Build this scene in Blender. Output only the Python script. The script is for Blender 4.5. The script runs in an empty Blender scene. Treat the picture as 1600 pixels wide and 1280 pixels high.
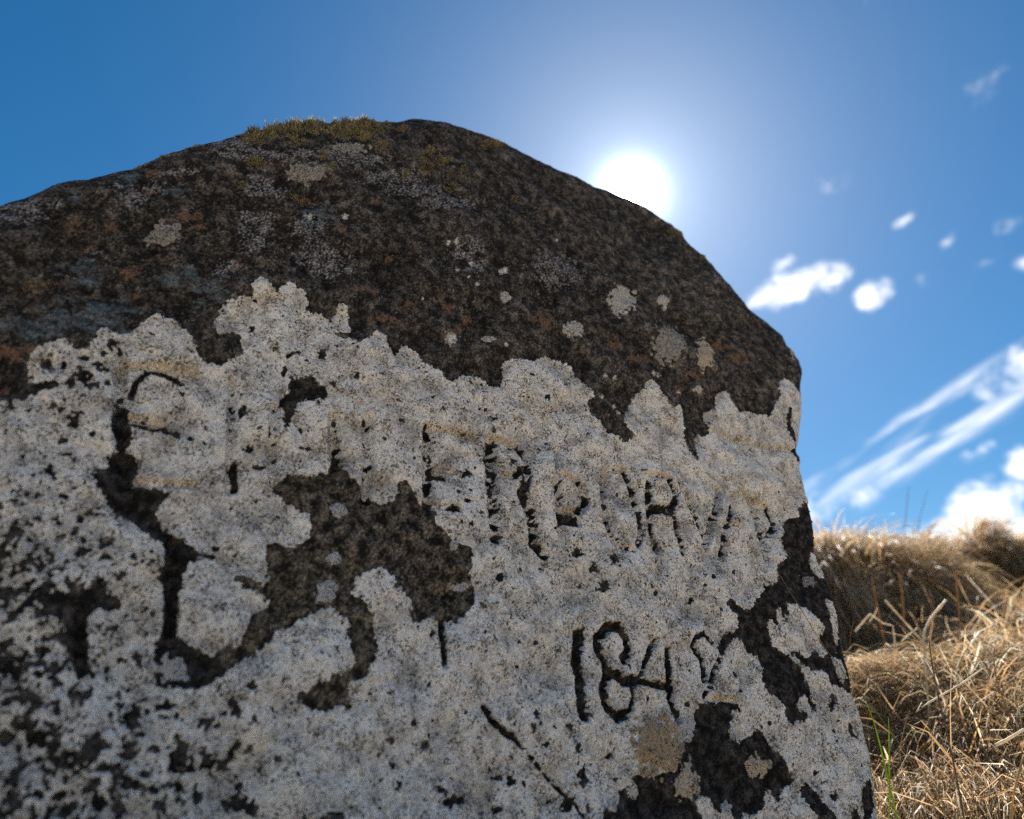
import bpy, math, random
import numpy as np
from mathutils import Matrix, Vector
rng = np.random.default_rng(7)
random.seed(7)
sc = bpy.context.scene
col = sc.collection
R = math.radians

# ------------------------------------------------------------------ camera
cam_data = bpy.data.cameras.new('camera')
cam = bpy.data.objects.new('camera', cam_data)
col.objects.link(cam)
sc.camera = cam
cam.location = (0, 0, 0.32)
cam.rotation_euler = (R(90 + 24.7), 0, 0)
cam_data.sensor_width = 36.0
cam_data.lens = 36.0 * 1150 / 1600
cam_data.clip_start = 0.02
cam_data.clip_end = 3000
cam_data.dof.use_dof = True
cam_data.dof.focus_distance = 0.83
cam_data.dof.aperture_fstop = 3.2
cam_data.dof.aperture_blades = 9

# ------------------------------------------------------------------ sky, sun, exposure
SUN = np.array([0.15292, 0.74550, 0.64872]); SUN /= np.linalg.norm(SUN)
ELEV = math.asin(SUN[2]); AZ = math.atan2(SUN[0], SUN[1])
SKY_STRENGTH = 0.05
SUN_STRENGTH = 5.0
EXPOSURE = 1.8
sc.cycles.use_denoising = False   # keeps the fine grain of the lichen
sc.view_settings.view_transform = 'Standard'
sc.view_settings.look = 'None'
sc.view_settings.gamma = 1.0
sc.view_settings.use_curve_mapping = False
sc.view_settings.exposure = EXPOSURE

CLOUDS=[[24.52, 31.71, 8, 0.0762, 0.0289, 1.0], [21.84, 31.28, 0, 0.0294, 0.0228, 1.0], [27.48, 31.43, 15, 0.0378, 0.022, 0.95], [24.26, 33.44, 10, 0.0304, 0.0128, 0.55], [30.32, 29.83, 0, 0.0293, 0.0247, 1.0], [33.59, 34.09, 20, 0.0195, 0.009, 0.55], [35.94, 31.88, 35, 0.0162, 0.0118, 0.6], [33.68, 29.92, 0, 0.0105, 0.012, 0.32], [38.2, 29.95, 20, 0.0331, 0.0173, 0.42], [39.2, 31.11, 20, 0.0427, 0.0185, 0.34], [40.12, 28.98, 0, 0.0183, 0.0141, 0.4], [33.63, 21.75, 21, 0.1789, 0.0253, 0.62], [37.75, 22.19, 15, 0.0537, 0.0401, 1.05], [29.24, 18.94, 22, 0.1925, 0.0339, 0.6], [25.96, 17.65, 15, 0.1495, 0.0394, 0.62], [24.34, 16.04, 10, 0.0713, 0.0285, 0.6], [33.51, 19.67, 20, 0.1411, 0.0223, 0.6], [30.54, 20.94, 22, 0.1225, 0.0199, 0.55], [34.17, 17.98, 18, 0.0308, 0.0132, 0.8], [36.38, 16.85, 0, 0.0271, 0.0257, 1.05], [33.93, 14.46, 0, 0.0522, 0.0392, 1.2], [32.02, 12.74, 0, 0.0917, 0.0308, 1.15], [35.17, 12.62, 0, 0.0426, 0.0312, 1.1], [30.83, 12.56, 0, 0.0593, 0.0193, 1.0], [28.79, 37.69, 30, 0.0354, 0.0308, 0.25], [35.62, 47.6, 0, 0.0112, 0.014, 0.25], [39.94, 39.99, 30, 0.0419, 0.0209, 0.25], [42.57, 40.3, 30, 0.0407, 0.0163, 0.2]]   # azimuth, elevation, roll (degrees), half width, half height (radians), weight

world = bpy.data.worlds.new('World'); sc.world = world
world.use_nodes = True
def make_world():
    wt = world.node_tree; wt.nodes.clear()
    def wn(t, **kw):
        n = wt.nodes.new(t)
        for k, v in kw.items(): setattr(n, k, v)
        return n
    def wl(a, b): wt.links.new(a, b)
    def m(op, a, b=None, c=None, clamp=False):
        n = wn('ShaderNodeMath', operation=op); n.use_clamp = clamp
        for i, v in enumerate((a, b, c)):
            if v is None: continue
            if isinstance(v, (int, float)): n.inputs[i].default_value = v
            else: wl(v, n.inputs[i])
        return n.outputs[0]
    out = wn('ShaderNodeOutputWorld'); bg = wn('ShaderNodeBackground')
    wl(bg.outputs[0], out.inputs[0]); bg.inputs[1].default_value = SKY_STRENGTH
    sky = wn('ShaderNodeTexSky', sky_type='NISHITA')
    sky.sun_disc = False; sky.sun_elevation = ELEV; sky.sun_rotation = AZ
    sky.altitude = 200; sky.air_density = 1.0; sky.dust_density = 0.15; sky.ozone_density = 1.6
    tc = wn('ShaderNodeTexCoord'); DIR = tc.outputs['Generated']
    # clouds: soft blobs on the sky sphere broken up by noise
    nz = wn('ShaderNodeTexNoise'); nz.inputs['Scale'].default_value = 22; nz.inputs['Detail'].default_value = 7; nz.inputs['Roughness'].default_value = .62
    wl(DIR, nz.inputs['Vector'])
    st = wn('ShaderNodeMapping', vector_type='TEXTURE')      # streaks combed along the wind
    def frame(az, el, roll):
        d = Vector((math.sin(R(az)) * math.cos(R(el)), math.cos(R(az)) * math.cos(R(el)), math.sin(R(el))))
        ex = Vector((math.cos(R(az)), -math.sin(R(az)), 0)); ey = d.cross(ex); ey = -ey if ey.z < 0 else ey
        cr, sr = math.cos(R(roll)), math.sin(R(roll))
        ax = ex * cr + ey * sr; ay = ey * cr - ex * sr
        return d, Matrix((ax, ay, ax.cross(ay))).transposed().to_euler()
    st.inputs['Rotation'].default_value = frame(28.5, 22, 24)[1]; st.inputs['Scale'].default_value = (.16, .022, .08)
    wl(DIR, st.inputs['Vector'])
    ns = wn('ShaderNodeTexNoise'); ns.inputs['Scale'].default_value = 1.0; ns.inputs['Detail'].default_value = 6; ns.inputs['Roughness'].default_value = .6; ns.inputs['Distortion'].default_value = .5
    wl(st.outputs[0], ns.inputs['Vector'])
    hard = soft = None
    for az, el, roll, w, h, s in CLOUDS:
        d, eu = frame(az, el, roll)
        mp = wn('ShaderNodeMapping', vector_type='TEXTURE')
        mp.inputs['Location'].default_value = d
        mp.inputs['Rotation'].default_value = eu
        mp.inputs['Scale'].default_value = (w, h, max(w, h))
        wl(DIR, mp.inputs['Vector'])
        g = wn('ShaderNodeTexGradient', gradient_type='SPHERICAL'); wl(mp.outputs[0], g.inputs[0])
        v = m('MULTIPLY', g.outputs['Fac'], s)
        if w > 2.6 * h and s < .9:
            soft = v if soft is None else m('MAXIMUM', soft, v)
        else:
            hard = v if hard is None else m('MAXIMUM', hard, v)
    nb = m('SUBTRACT', nz.outputs['Fac'], .5)
    # scattered far clouds low over the whole horizon, as in view
    sep = wn('ShaderNodeSeparateXYZ'); wl(DIR, sep.inputs[0])
    n2 = wn('ShaderNodeTexNoise'); n2.inputs['Scale'].default_value = 4.5; n2.inputs['Detail'].default_value = 6
    wl(DIR, n2.inputs['Vector'])
    low = m('MULTIPLY', m('SUBTRACT', n2.outputs['Fac'], .56, clamp=True), 2.6)
    def ramp(x, a, b):
        n = wn('ShaderNodeMapRange', interpolation_type='SMOOTHSTEP'); wl(x, n.inputs[0])
        n.inputs[1].default_value = a; n.inputs[2].default_value = b; return n.outputs[0]
    lowband = m('SUBTRACT', 1.0, ramp(sep.outputs['Z'], .10, .34))
    hd = ramp(m('ADD', hard, m('MULTIPLY', nb, 3.0)), .10, 1.15)
    hd = m('MULTIPLY', hd, ramp(hard, .0, .35))
    sd = m('MULTIPLY', ramp(m('ADD', m('MULTIPLY', soft, 1.15), m('MULTIPLY', m('SUBTRACT', ns.outputs['Fac'], .5), 3.2)), .15, 1.25), ramp(soft, 0.0, .4))
    ld = m('MULTIPLY', ramp(low, .1, .6), lowband)
    dens = m('MAXIMUM', m('MAXIMUM', hd, m('MULTIPLY', sd, .7)), m('MULTIPLY', ld, .8), clamp=True)
    mix = wn('ShaderNodeMix', data_type='RGBA'); wl(dens, mix.inputs['Factor'])
    hs = wn('ShaderNodeHueSaturation'); hs.inputs['Saturation'].default_value = 1.42; hs.inputs['Value'].default_value = .60; hs.inputs['Hue'].default_value = .495
    wl(sky.outputs[0], hs.inputs['Color'])
    wl(hs.outputs[0], mix.inputs[6]); mix.inputs[7].default_value = (CLOUD * 1.0, CLOUD * .99, CLOUD * .97, 1)
    # aureole of the sun
    ds = wn('ShaderNodeVectorMath', operation='DISTANCE'); wl(DIR, ds.inputs[0]); ds.inputs[1].default_value = SUN
    def lobe(a, s): return m('MULTIPLY', m('EXPONENT', m('MULTIPLY', ds.outputs['Value'], -1.0 / s)), a)
    glow = m('ADD', m('ADD', lobe(420, .0085), lobe(6, .034)), lobe(2.5, .16))
    cg = wn('ShaderNodeCombineColor')
    for i, k in enumerate((.84, .95, 1.0)): wl(m('MULTIPLY', glow, k), cg.inputs[i])
    add = wn('ShaderNodeMix', data_type='RGBA', blend_type='ADD'); add.inputs['Factor'].default_value = 1
    wl(mix.outputs[2], add.inputs[6]); wl(cg.outputs[0], add.inputs[7])
    wl(add.outputs[2], bg.inputs[0])
CLOUD = 9.0
make_world()
sun_data = bpy.data.lights.new('sun', 'SUN'); sun_data.energy = SUN_STRENGTH; sun_data.angle = R(.53)
sun_data.color = (1, .95, .87)
sun = bpy.data.objects.new('sun', sun_data); col.objects.link(sun)
sun.rotation_euler = Vector(SUN).to_track_quat('Z', 'Y').to_euler()

# ------------------------------------------------------------------ traced data of the stone, in 0.1 mm on its face (u right, v up)
TOP=[[-7935,1528],[-7673,1867],[-7375,2216],[-7046,2603],[-6678,3034],[-6428,3284],[-6350,3408],[-6114,3591],[-5771,3918],[-5569,4157],[-5242,4529],[-4877,4891],[-4615,5170],[-4331,5424],[-3867,5776],[-3177,6303],[-2596,6763],[-2181,6962],[-1753,7027],[-1305,7113],[-856,7052],[-274,6992],[335,6949],[716,6938],[1446,6933],[1822,6800],[2198,6645],[2526,6329],[2792,6054],[3101,5706],[3275,5402],[3454,5122],[3662,4915],[3927,4774],[4130,4624],[4139,4329]]
RIGHT=[[4007,4232],[3954,3877],[3826,3517],[3581,2974],[3391,2492],[3268,2288],[3166,2175],[3188,2016],[3157,1780],[3129,1484],[3133,1248],[3052,781],[3061,475],[3085,222],[3093,-67],[3062,-389],[3047,-775],[3026,-1108],[3060,-1428],[3061,-1737],[3008,-2035],[2930,-2289],[2813,-2531],[2547,-3096]]
MAIN=[[-7851,522],[-7170,477],[-6588,765],[-6252,730],[-6098,788],[-6039,808],[-6020,854],[-5970,884],[-5939,921],[-5971,1017],[-6008,1227],[-5991,1328],[-5900,1412],[-5807,1465],[-5711,1419],[-5659,1401],[-5614,1467],[-5581,1544],[-5585,1611],[-5558,1675],[-5509,1682],[-5476,1643],[-5424,1638],[-5333,1700],[-5294,1768],[-5268,1826],[-5213,1909],[-5140,1953],[-5055,1935],[-4967,1903],[-4903,1849],[-4839,1794],[-4840,1736],[-4774,1668],[-4737,1571],[-4661,1548],[-4574,1529],[-4503,1541],[-4516,1594],[-4449,1649],[-4395,1685],[-4378,1778],[-4403,1883],[-4458,1943],[-4527,1930],[-4575,1856],[-4627,1893],[-4667,1972],[-4647,2115],[-4617,2242],[-4537,2307],[-4394,2378],[-4336,2413],[-4398,2458],[-4420,2491],[-4387,2577],[-4332,2638],[-4257,2647],[-4223,2575],[-4180,2531],[-4150,2433],[-4124,2483],[-4132,2564],[-4064,2654],[-4050,2710],[-3996,2694],[-3926,2658],[-3854,2597],[-3826,2497],[-3840,2434],[-3776,2388],[-3723,2388],[-3659,2417],[-3598,2319],[-3568,2370],[-3525,2441],[-3526,2551],[-3469,2621],[-3410,2571],[-3383,2469],[-3383,2360],[-3338,2306],[-3376,2246],[-3477,2232],[-3526,2259],[-3521,2195],[-3438,2162],[-3337,2167],[-3266,2122],[-3234,2172],[-3154,2244],[-3150,2303],[-3053,2357],[-2959,2326],[-2977,2236],[-2917,2170],[-2880,2106],[-2809,2159],[-2812,2258],[-2740,2295],[-2665,2257],[-2590,2194],[-2575,2131],[-2493,2094],[-2403,2060],[-2320,2031],[-2290,1956],[-2229,1938],[-2160,1972],[-2113,2051],[-1979,2110],[-1877,2085],[-1822,2082],[-1784,2024],[-1688,2013],[-1589,2046],[-1566,2190],[-1565,2367],[-1461,2440],[-1306,2472],[-1103,2508],[-1062,2584],[-943,2626],[-855,2603],[-760,2648],[-672,2605],[-583,2572],[-548,2469],[-461,2426],[-406,2338],[-312,2268],[-342,2179],[-400,2156],[-420,2070],[-397,1960],[-323,1888],[-238,1836],[-177,1744],[-61,1716],[42,1649],[142,1687],[185,1774],[98,1827],[63,1909],[72,1974],[127,2077],[198,2157],[233,2258],[332,2376],[417,2463],[509,2524],[514,2613],[606,2666],[712,2673],[740,2600],[715,2526],[794,2447],[827,2348],[880,2302],[929,2285],[968,2371],[1043,2378],[1045,2234],[1040,2062],[987,1911],[1027,1809],[1037,1710],[1099,1569],[1159,1652],[1180,1793],[1186,1914],[1258,1994],[1397,1994],[1473,2086],[1505,2218],[1636,2345],[1676,2373],[1643,2466],[1695,2630],[1799,2768],[1932,2832],[1993,2752],[1975,2644],[2073,2574],[2181,2536],[2256,2595],[2333,2570],[2465,2569],[2626,2615],[2674,2574],[2755,2634],[2879,2823],[3030,3002],[3030,3149],[3102,3272],[3278,3379],[3455,3378],[3474,3264],[3537,3185],[4305,3323],[3866,1309],[3463,-3711],[1682,-6872],[-6064,-4716]]
DARK={"slot":[[-5311,990],[-5209,919],[-5183,831],[-5184,787],[-5120,630],[-5142,565],[-5195,520],[-5231,608],[-5299,684],[-5308,803],[-5303,898]],"u":[[-5325,244],[-5345,296],[-5334,355],[-5262,339],[-5245,417],[-5228,519],[-5198,537],[-5111,530],[-5044,483],[-5040,407],[-5038,321],[-5088,284],[-5060,260],[-5009,240],[-4911,227],[-4815,231],[-4777,209],[-4783,134],[-4830,70],[-4820,-11],[-4774,-87],[-4704,-133],[-4667,-155],[-4601,-174],[-4535,-193],[-4469,-239],[-4452,-291],[-4510,-351],[-4542,-392],[-4564,-462],[-4528,-536],[-4557,-590],[-4563,-691],[-4538,-788],[-4514,-932],[-4495,-964],[-4440,-966],[-4374,-1010],[-4300,-1039],[-4226,-1069],[-4185,-1024],[-4131,-972],[-4106,-1014],[-4063,-978],[-4034,-902],[-4019,-825],[-3982,-721],[-3885,-687],[-3840,-631],[-3872,-581],[-3954,-535],[-4008,-513],[-4054,-544],[-4111,-496],[-4192,-451],[-4147,-409],[-4069,-428],[-3990,-447],[-3923,-495],[-3871,-446],[-3886,-366],[-3928,-315],[-3922,-231],[-3947,-149],[-3873,-100],[-3815,-133],[-3733,-141],[-3656,-85],[-3593,-36],[-3584,42],[-3580,133],[-3615,207],[-3684,209],[-3743,243],[-3820,281],[-3881,332],[-3935,367],[-3976,441],[-3920,431],[-3880,476],[-3832,560],[-3772,538],[-3688,565],[-3599,549],[-3546,622],[-3471,590],[-3453,659],[-3413,867],[-3350,845],[-3337,746],[-3276,656],[-3210,601],[-3145,546],[-3123,484],[-3077,439],[-2995,419],[-2919,398],[-2844,430],[-2795,503],[-2758,576],[-2786,659],[-2701,674],[-2633,596],[-2599,534],[-2564,439],[-2511,413],[-2492,483],[-2452,489],[-2397,397],[-2410,315],[-2363,236],[-2283,181],[-2216,138],[-2264,73],[-2184,32],[-2162,99],[-2094,107],[-2027,70],[-2008,-12],[-2031,-111],[-2046,-207],[-2001,-296],[-1984,-386],[-2006,-479],[-2073,-545],[-2140,-626],[-2204,-672],[-2268,-636],[-2331,-664],[-2375,-644],[-2444,-603],[-2517,-666],[-2608,-700],[-2639,-646],[-2624,-530],[-2661,-476],[-2724,-423],[-2787,-341],[-2850,-259],[-2912,-224],[-3013,-246],[-3082,-294],[-3155,-336],[-3191,-409],[-3174,-492],[-3127,-527],[-3089,-485],[-3056,-566],[-3023,-631],[-2964,-670],[-2989,-755],[-2938,-860],[-2907,-912],[-2939,-967],[-2958,-1031],[-3001,-1064],[-2987,-1126],[-3024,-1168],[-3077,-1191],[-3158,-1209],[-3180,-1274],[-3148,-1357],[-3106,-1439],[-3153,-1454],[-3188,-1397],[-3277,-1394],[-3300,-1433],[-3377,-1444],[-3454,-1427],[-3509,-1381],[-3573,-1344],[-3601,-1307],[-3542,-1295],[-3465,-1308],[-3445,-1244],[-3412,-1203],[-3391,-1266],[-3343,-1215],[-3321,-1155],[-3240,-1172],[-3172,-1149],[-3148,-1107],[-3112,-1069],[-3143,-1004],[-3175,-927],[-3193,-822],[-3187,-741],[-3235,-685],[-3275,-677],[-3324,-616],[-3390,-610],[-3441,-652],[-3520,-685],[-3595,-733],[-3642,-789],[-3690,-829],[-3744,-807],[-3802,-841],[-3809,-913],[-3876,-977],[-3920,-1029],[-3988,-1071],[-4032,-1098],[-4088,-1148],[-4137,-1198],[-4202,-1233],[-4262,-1295],[-4349,-1311],[-4418,-1300],[-4509,-1281],[-4570,-1305],[-4621,-1262],[-4612,-1194],[-4613,-1135],[-4640,-1081],[-4640,-1011],[-4616,-915],[-4611,-818],[-4610,-769],[-4635,-672],[-4639,-597],[-4682,-535],[-4724,-504],[-4733,-428],[-4678,-370],[-4686,-265],[-4721,-227],[-4788,-197],[-4866,-154],[-4957,-112],[-4998,-64],[-5066,-19],[-5100,-13],[-5150,12],[-5207,69],[-5220,133],[-5289,183]],"slant":[[-5067,-180],[-5095,-262],[-5150,-320],[-5195,-315],[-5238,-315],[-5261,-409],[-5331,-441],[-5334,-506],[-5405,-523],[-5465,-529],[-5474,-578],[-5423,-621],[-5427,-692],[-5364,-701],[-5341,-661],[-5328,-588],[-5273,-592],[-5272,-655],[-5213,-673],[-5153,-620],[-5145,-555],[-5093,-555],[-5064,-636],[-4991,-678],[-4943,-698],[-4934,-746],[-5014,-776],[-5082,-758],[-5134,-809],[-5148,-880],[-5116,-993],[-5089,-1081],[-5066,-1191],[-4998,-1223],[-5040,-1256],[-5104,-1236],[-5146,-1173],[-5197,-1087],[-5251,-1023],[-5315,-1005],[-5251,-933],[-5286,-867],[-5390,-852],[-5473,-752],[-5517,-770],[-5564,-865],[-5624,-936],[-5656,-960],[-5613,-823],[-5539,-726],[-5486,-698],[-5531,-678]],"right":[[5037,1788],[2967,1316],[2764,1175],[2766,1076],[2552,1028],[2450,925],[2415,816],[2302,707],[2306,581],[2342,485],[2161,366],[2105,254],[2066,131],[1938,55],[1871,112],[1814,-10],[1648,-124],[1513,-247],[1363,-259],[1299,-206],[1250,-136],[1151,-181],[1166,-275],[1246,-334],[1264,-448],[1216,-522],[1097,-544],[970,-642],[903,-728],[868,-797],[952,-827],[996,-757],[1089,-649],[1227,-585],[1328,-635],[1376,-737],[1512,-764],[1540,-901],[1461,-1006],[1460,-1107],[1511,-1158],[1622,-1202],[1687,-1299],[1675,-1397],[1734,-1513],[1813,-1447],[1982,-1438],[2072,-1377],[2036,-1338],[1914,-1347],[1890,-1275],[1955,-1226],[2098,-1189],[2141,-1153],[2157,-1221],[2172,-1322],[2249,-1334],[2271,-1273],[2209,-1220],[2217,-1082],[2152,-945],[2116,-840],[2005,-775],[2003,-718],[2074,-721],[2149,-803],[2236,-849],[2327,-888],[2487,-881],[2541,-965],[2535,-1036],[2692,-1045],[2807,-1084],[2977,-1150],[3662,-1146]],"low":[[530,-1306],[649,-1272],[778,-1275],[914,-1259],[997,-1283],[1097,-1312],[1067,-1357],[939,-1335],[943,-1422],[844,-1534],[846,-1625],[939,-1667],[1039,-1624],[1150,-1605],[1244,-1530],[1344,-1561],[1417,-1654],[1426,-1746],[1539,-1826],[1598,-1930],[1670,-1991],[1626,-2068],[1517,-2066],[1422,-2134],[1413,-2221],[1360,-2191],[1313,-2114],[1263,-2073],[1211,-2158],[1165,-2254],[1067,-2295],[933,-2319],[911,-2246],[748,-2448],[693,-2283],[637,-2183],[572,-2214],[606,-2308],[463,-2232],[445,-2139],[329,-2125],[227,-2161],[338,-2430],[141,-2626],[-433,-2595],[-874,-2331],[-831,-2258],[-809,-2194],[-726,-2237],[-621,-2230],[-590,-2165],[-584,-2077],[-501,-2048],[-462,-2117],[-394,-2144],[-349,-2093],[-358,-2014],[-424,-1970],[-428,-1906],[-347,-1950],[-180,-1974],[-60,-1937],[66,-1884],[142,-1817],[185,-1761],[265,-1686],[355,-1645],[429,-1568],[458,-1478],[453,-1388]],"brown_mid":[[-3944,1547],[-3897,1500],[-3925,1603],[-3855,1511],[-3812,1573],[-3753,1610],[-3678,1614],[-3651,1524],[-3569,1529],[-3540,1477],[-3576,1374],[-3629,1405],[-3668,1352],[-3742,1349],[-3815,1290],[-3840,1228],[-3859,1119],[-3879,1025],[-3918,1003],[-3942,1066],[-3912,1176],[-3956,1201],[-4006,1225],[-3967,1304],[-3906,1411]],"lcorner":[[-6082,722],[-6000,740],[-5966,958],[-5891,1019],[-5739,1057],[-5748,992],[-5889,915],[-5996,812]],"lr1":[[2731,-1434],[2772,-1515],[2803,-1596],[2763,-1616],[2705,-1550],[2680,-1483]],"lr2":[[2557,-1120],[2615,-1188],[2519,-1301],[2456,-1330],[2472,-1234]],"lr3":[[1842,-2036],[1909,-2116],[1988,-2237],[2086,-2358],[2103,-2562],[1873,-2552],[1870,-2380],[1787,-2272],[1730,-2171],[1710,-2094],[1774,-2071]],"iedge":[[2635,-2100],[2850,-2009],[2791,-2290],[2533,-2463]],"sq":[[2368,-2308],[2454,-2293],[2484,-2461],[2315,-2513]],"r_u":[[3173,2859],[3242,2830],[3151,2647],[3147,2487],[3152,2279],[3017,2252],[2990,2432],[3074,2684]],"topr":[[3071,2263],[3168,2180],[3075,1911],[3007,1928],[2964,2019]]}
LIGHT={"p_island":[[1736,-341],[1835,-349],[1904,-455],[1923,-230],[2017,-162],[2026,-298],[1994,-397],[2124,-252],[2083,-118],[2217,-130],[2417,-176],[2551,-258],[2655,-367],[2660,-443],[2514,-512],[2647,-594],[2635,-684],[2536,-748],[2408,-660],[2288,-761],[2186,-694],[2093,-662],[1965,-741],[1879,-696],[1774,-644],[1757,-537],[1756,-443],[1717,-372]],"edge_r":[[2850,646],[2949,469],[2981,303],[2845,248],[2781,324],[2772,491]],"edge_r2":[[2788,-2],[2913,-32],[2957,-307],[2895,-580],[2811,-509],[2802,-240]],"edge_r3":[[2716,-703],[2881,-731],[2904,-951],[2786,-1028],[2696,-923]],"bump1":[[1967,-1192],[2090,-1155],[2147,-1221],[2096,-1310],[1966,-1340],[1903,-1294]],"ring_in":[[-3631,-902],[-3597,-823],[-3542,-729],[-3441,-652],[-3363,-608],[-3287,-667],[-3214,-759],[-3179,-875],[-3161,-979],[-3194,-1058],[-3128,-1080],[-3162,-1143],[-3268,-1163],[-3338,-1150],[-3402,-1133],[-3483,-1097],[-3568,-1025],[-3615,-962]],"crumb1":[[-5275,-583],[-5239,-555],[-5186,-564],[-5163,-611],[-5197,-653],[-5215,-664],[-5264,-630]],"crumb2":[[-5358,-639],[-5323,-611],[-5292,-657],[-5322,-707],[-5355,-686]]}
PATCH=[["lichen_patch","round grey-white lichen rosette on the dark upper left",[-5265,2896,148,59,-26,151],"grey"],["lichen_patch","pale lichen rosette below the moss near the crest",[-3995,4359,210,107,-12,151],"grey"],["lichen_patch","long pale lichen streak just under the crest moss",[-3503,5122,231,140,-3,119],"grey"],["lichen_patch","large oval grey lichen rosette under the sun",[1073,3387,293,87,84,346],"grey"],["lichen_patch","tan lichen drop beside the oval grey rosette",[1710,3405,169,49,92,309],"tan"],["lichen_patch","small pale lichen left of the oval grey rosette",[-510,3149,161,48,16,138],"white"],["lichen_patch","pale curled lichen closest below the sun",[426,4006,244,90,70,301],"white"],["lichen_patch","small pale lichen right of the curled one",[1181,4236,134,50,30,102],"white"],["lichen_patch","tiny white lichen fleck near the middle of the dark band",[-1489,3365,73,24,5,93],"white"],["lichen_patch","white lichen fleck just above the white crust",[-1745,2651,85,24,2,56],"white"],["lichen_patch","beige grainy round lichen below the carved date",[-75,-1687,315,0,49,267],"beige"],["lichen_patch","tan lichen with white rim below the beige round one",[197,-2007,150,-3,34,161],"tan"],["lichen_patch","two-toned pale lichen in the dark patch at lower right",[1169,-1883,178,-2,31,107],"tan"],["lichen_patch","bluish white star-shaped lichen in the left dark hollow",[-4504,-1157,111,5,-15,92],"blue"],["lichen_patch","grey lichen rosette in the central dark hollow",[-3405,-490,94,9,-8,100],"blue"],["lichen_patch","pale lichen rosette at the top of the central hollow",[-3347,277,77,11,-5,75],"blue"],["lichen_patch","small pale lichen inside the central hollow",[-3361,-184,74,8,-5,64],"blue"],["lichen_patch","small white lichen dot beside the right spur of crust",[1547,2345,106,23,23,94],"white"],["lichen_patch","tiny white lichen dot on the brown band at right",[1409,2704,83,20,15,65],"white"],["lichen_patch","small oval grey lichen near the right edge",[2660,205,106,10,24,68],"grey"],["lichen_patch","pale lichen lobe between the date and the lower dark patch",[335,-1510,108,1,27,127],"blue"],["lichen_patch","pale lichen fleck at right end of the central hollow",[-2122,-307,87,8,1,49],"blue"],["lichen_patch","pale lichen fleck at the upper right of the hollow",[-2217,66,47,6,0,45],"blue"],["lichen_patch","small pale lichen spot below the dark patch",[648,-2238,73,-2,14,55],"blue"],["lichen_patch","small pale lichen on the top right corner of the stone",[3808,4113,69,22,93,194],"tan"]]
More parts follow.
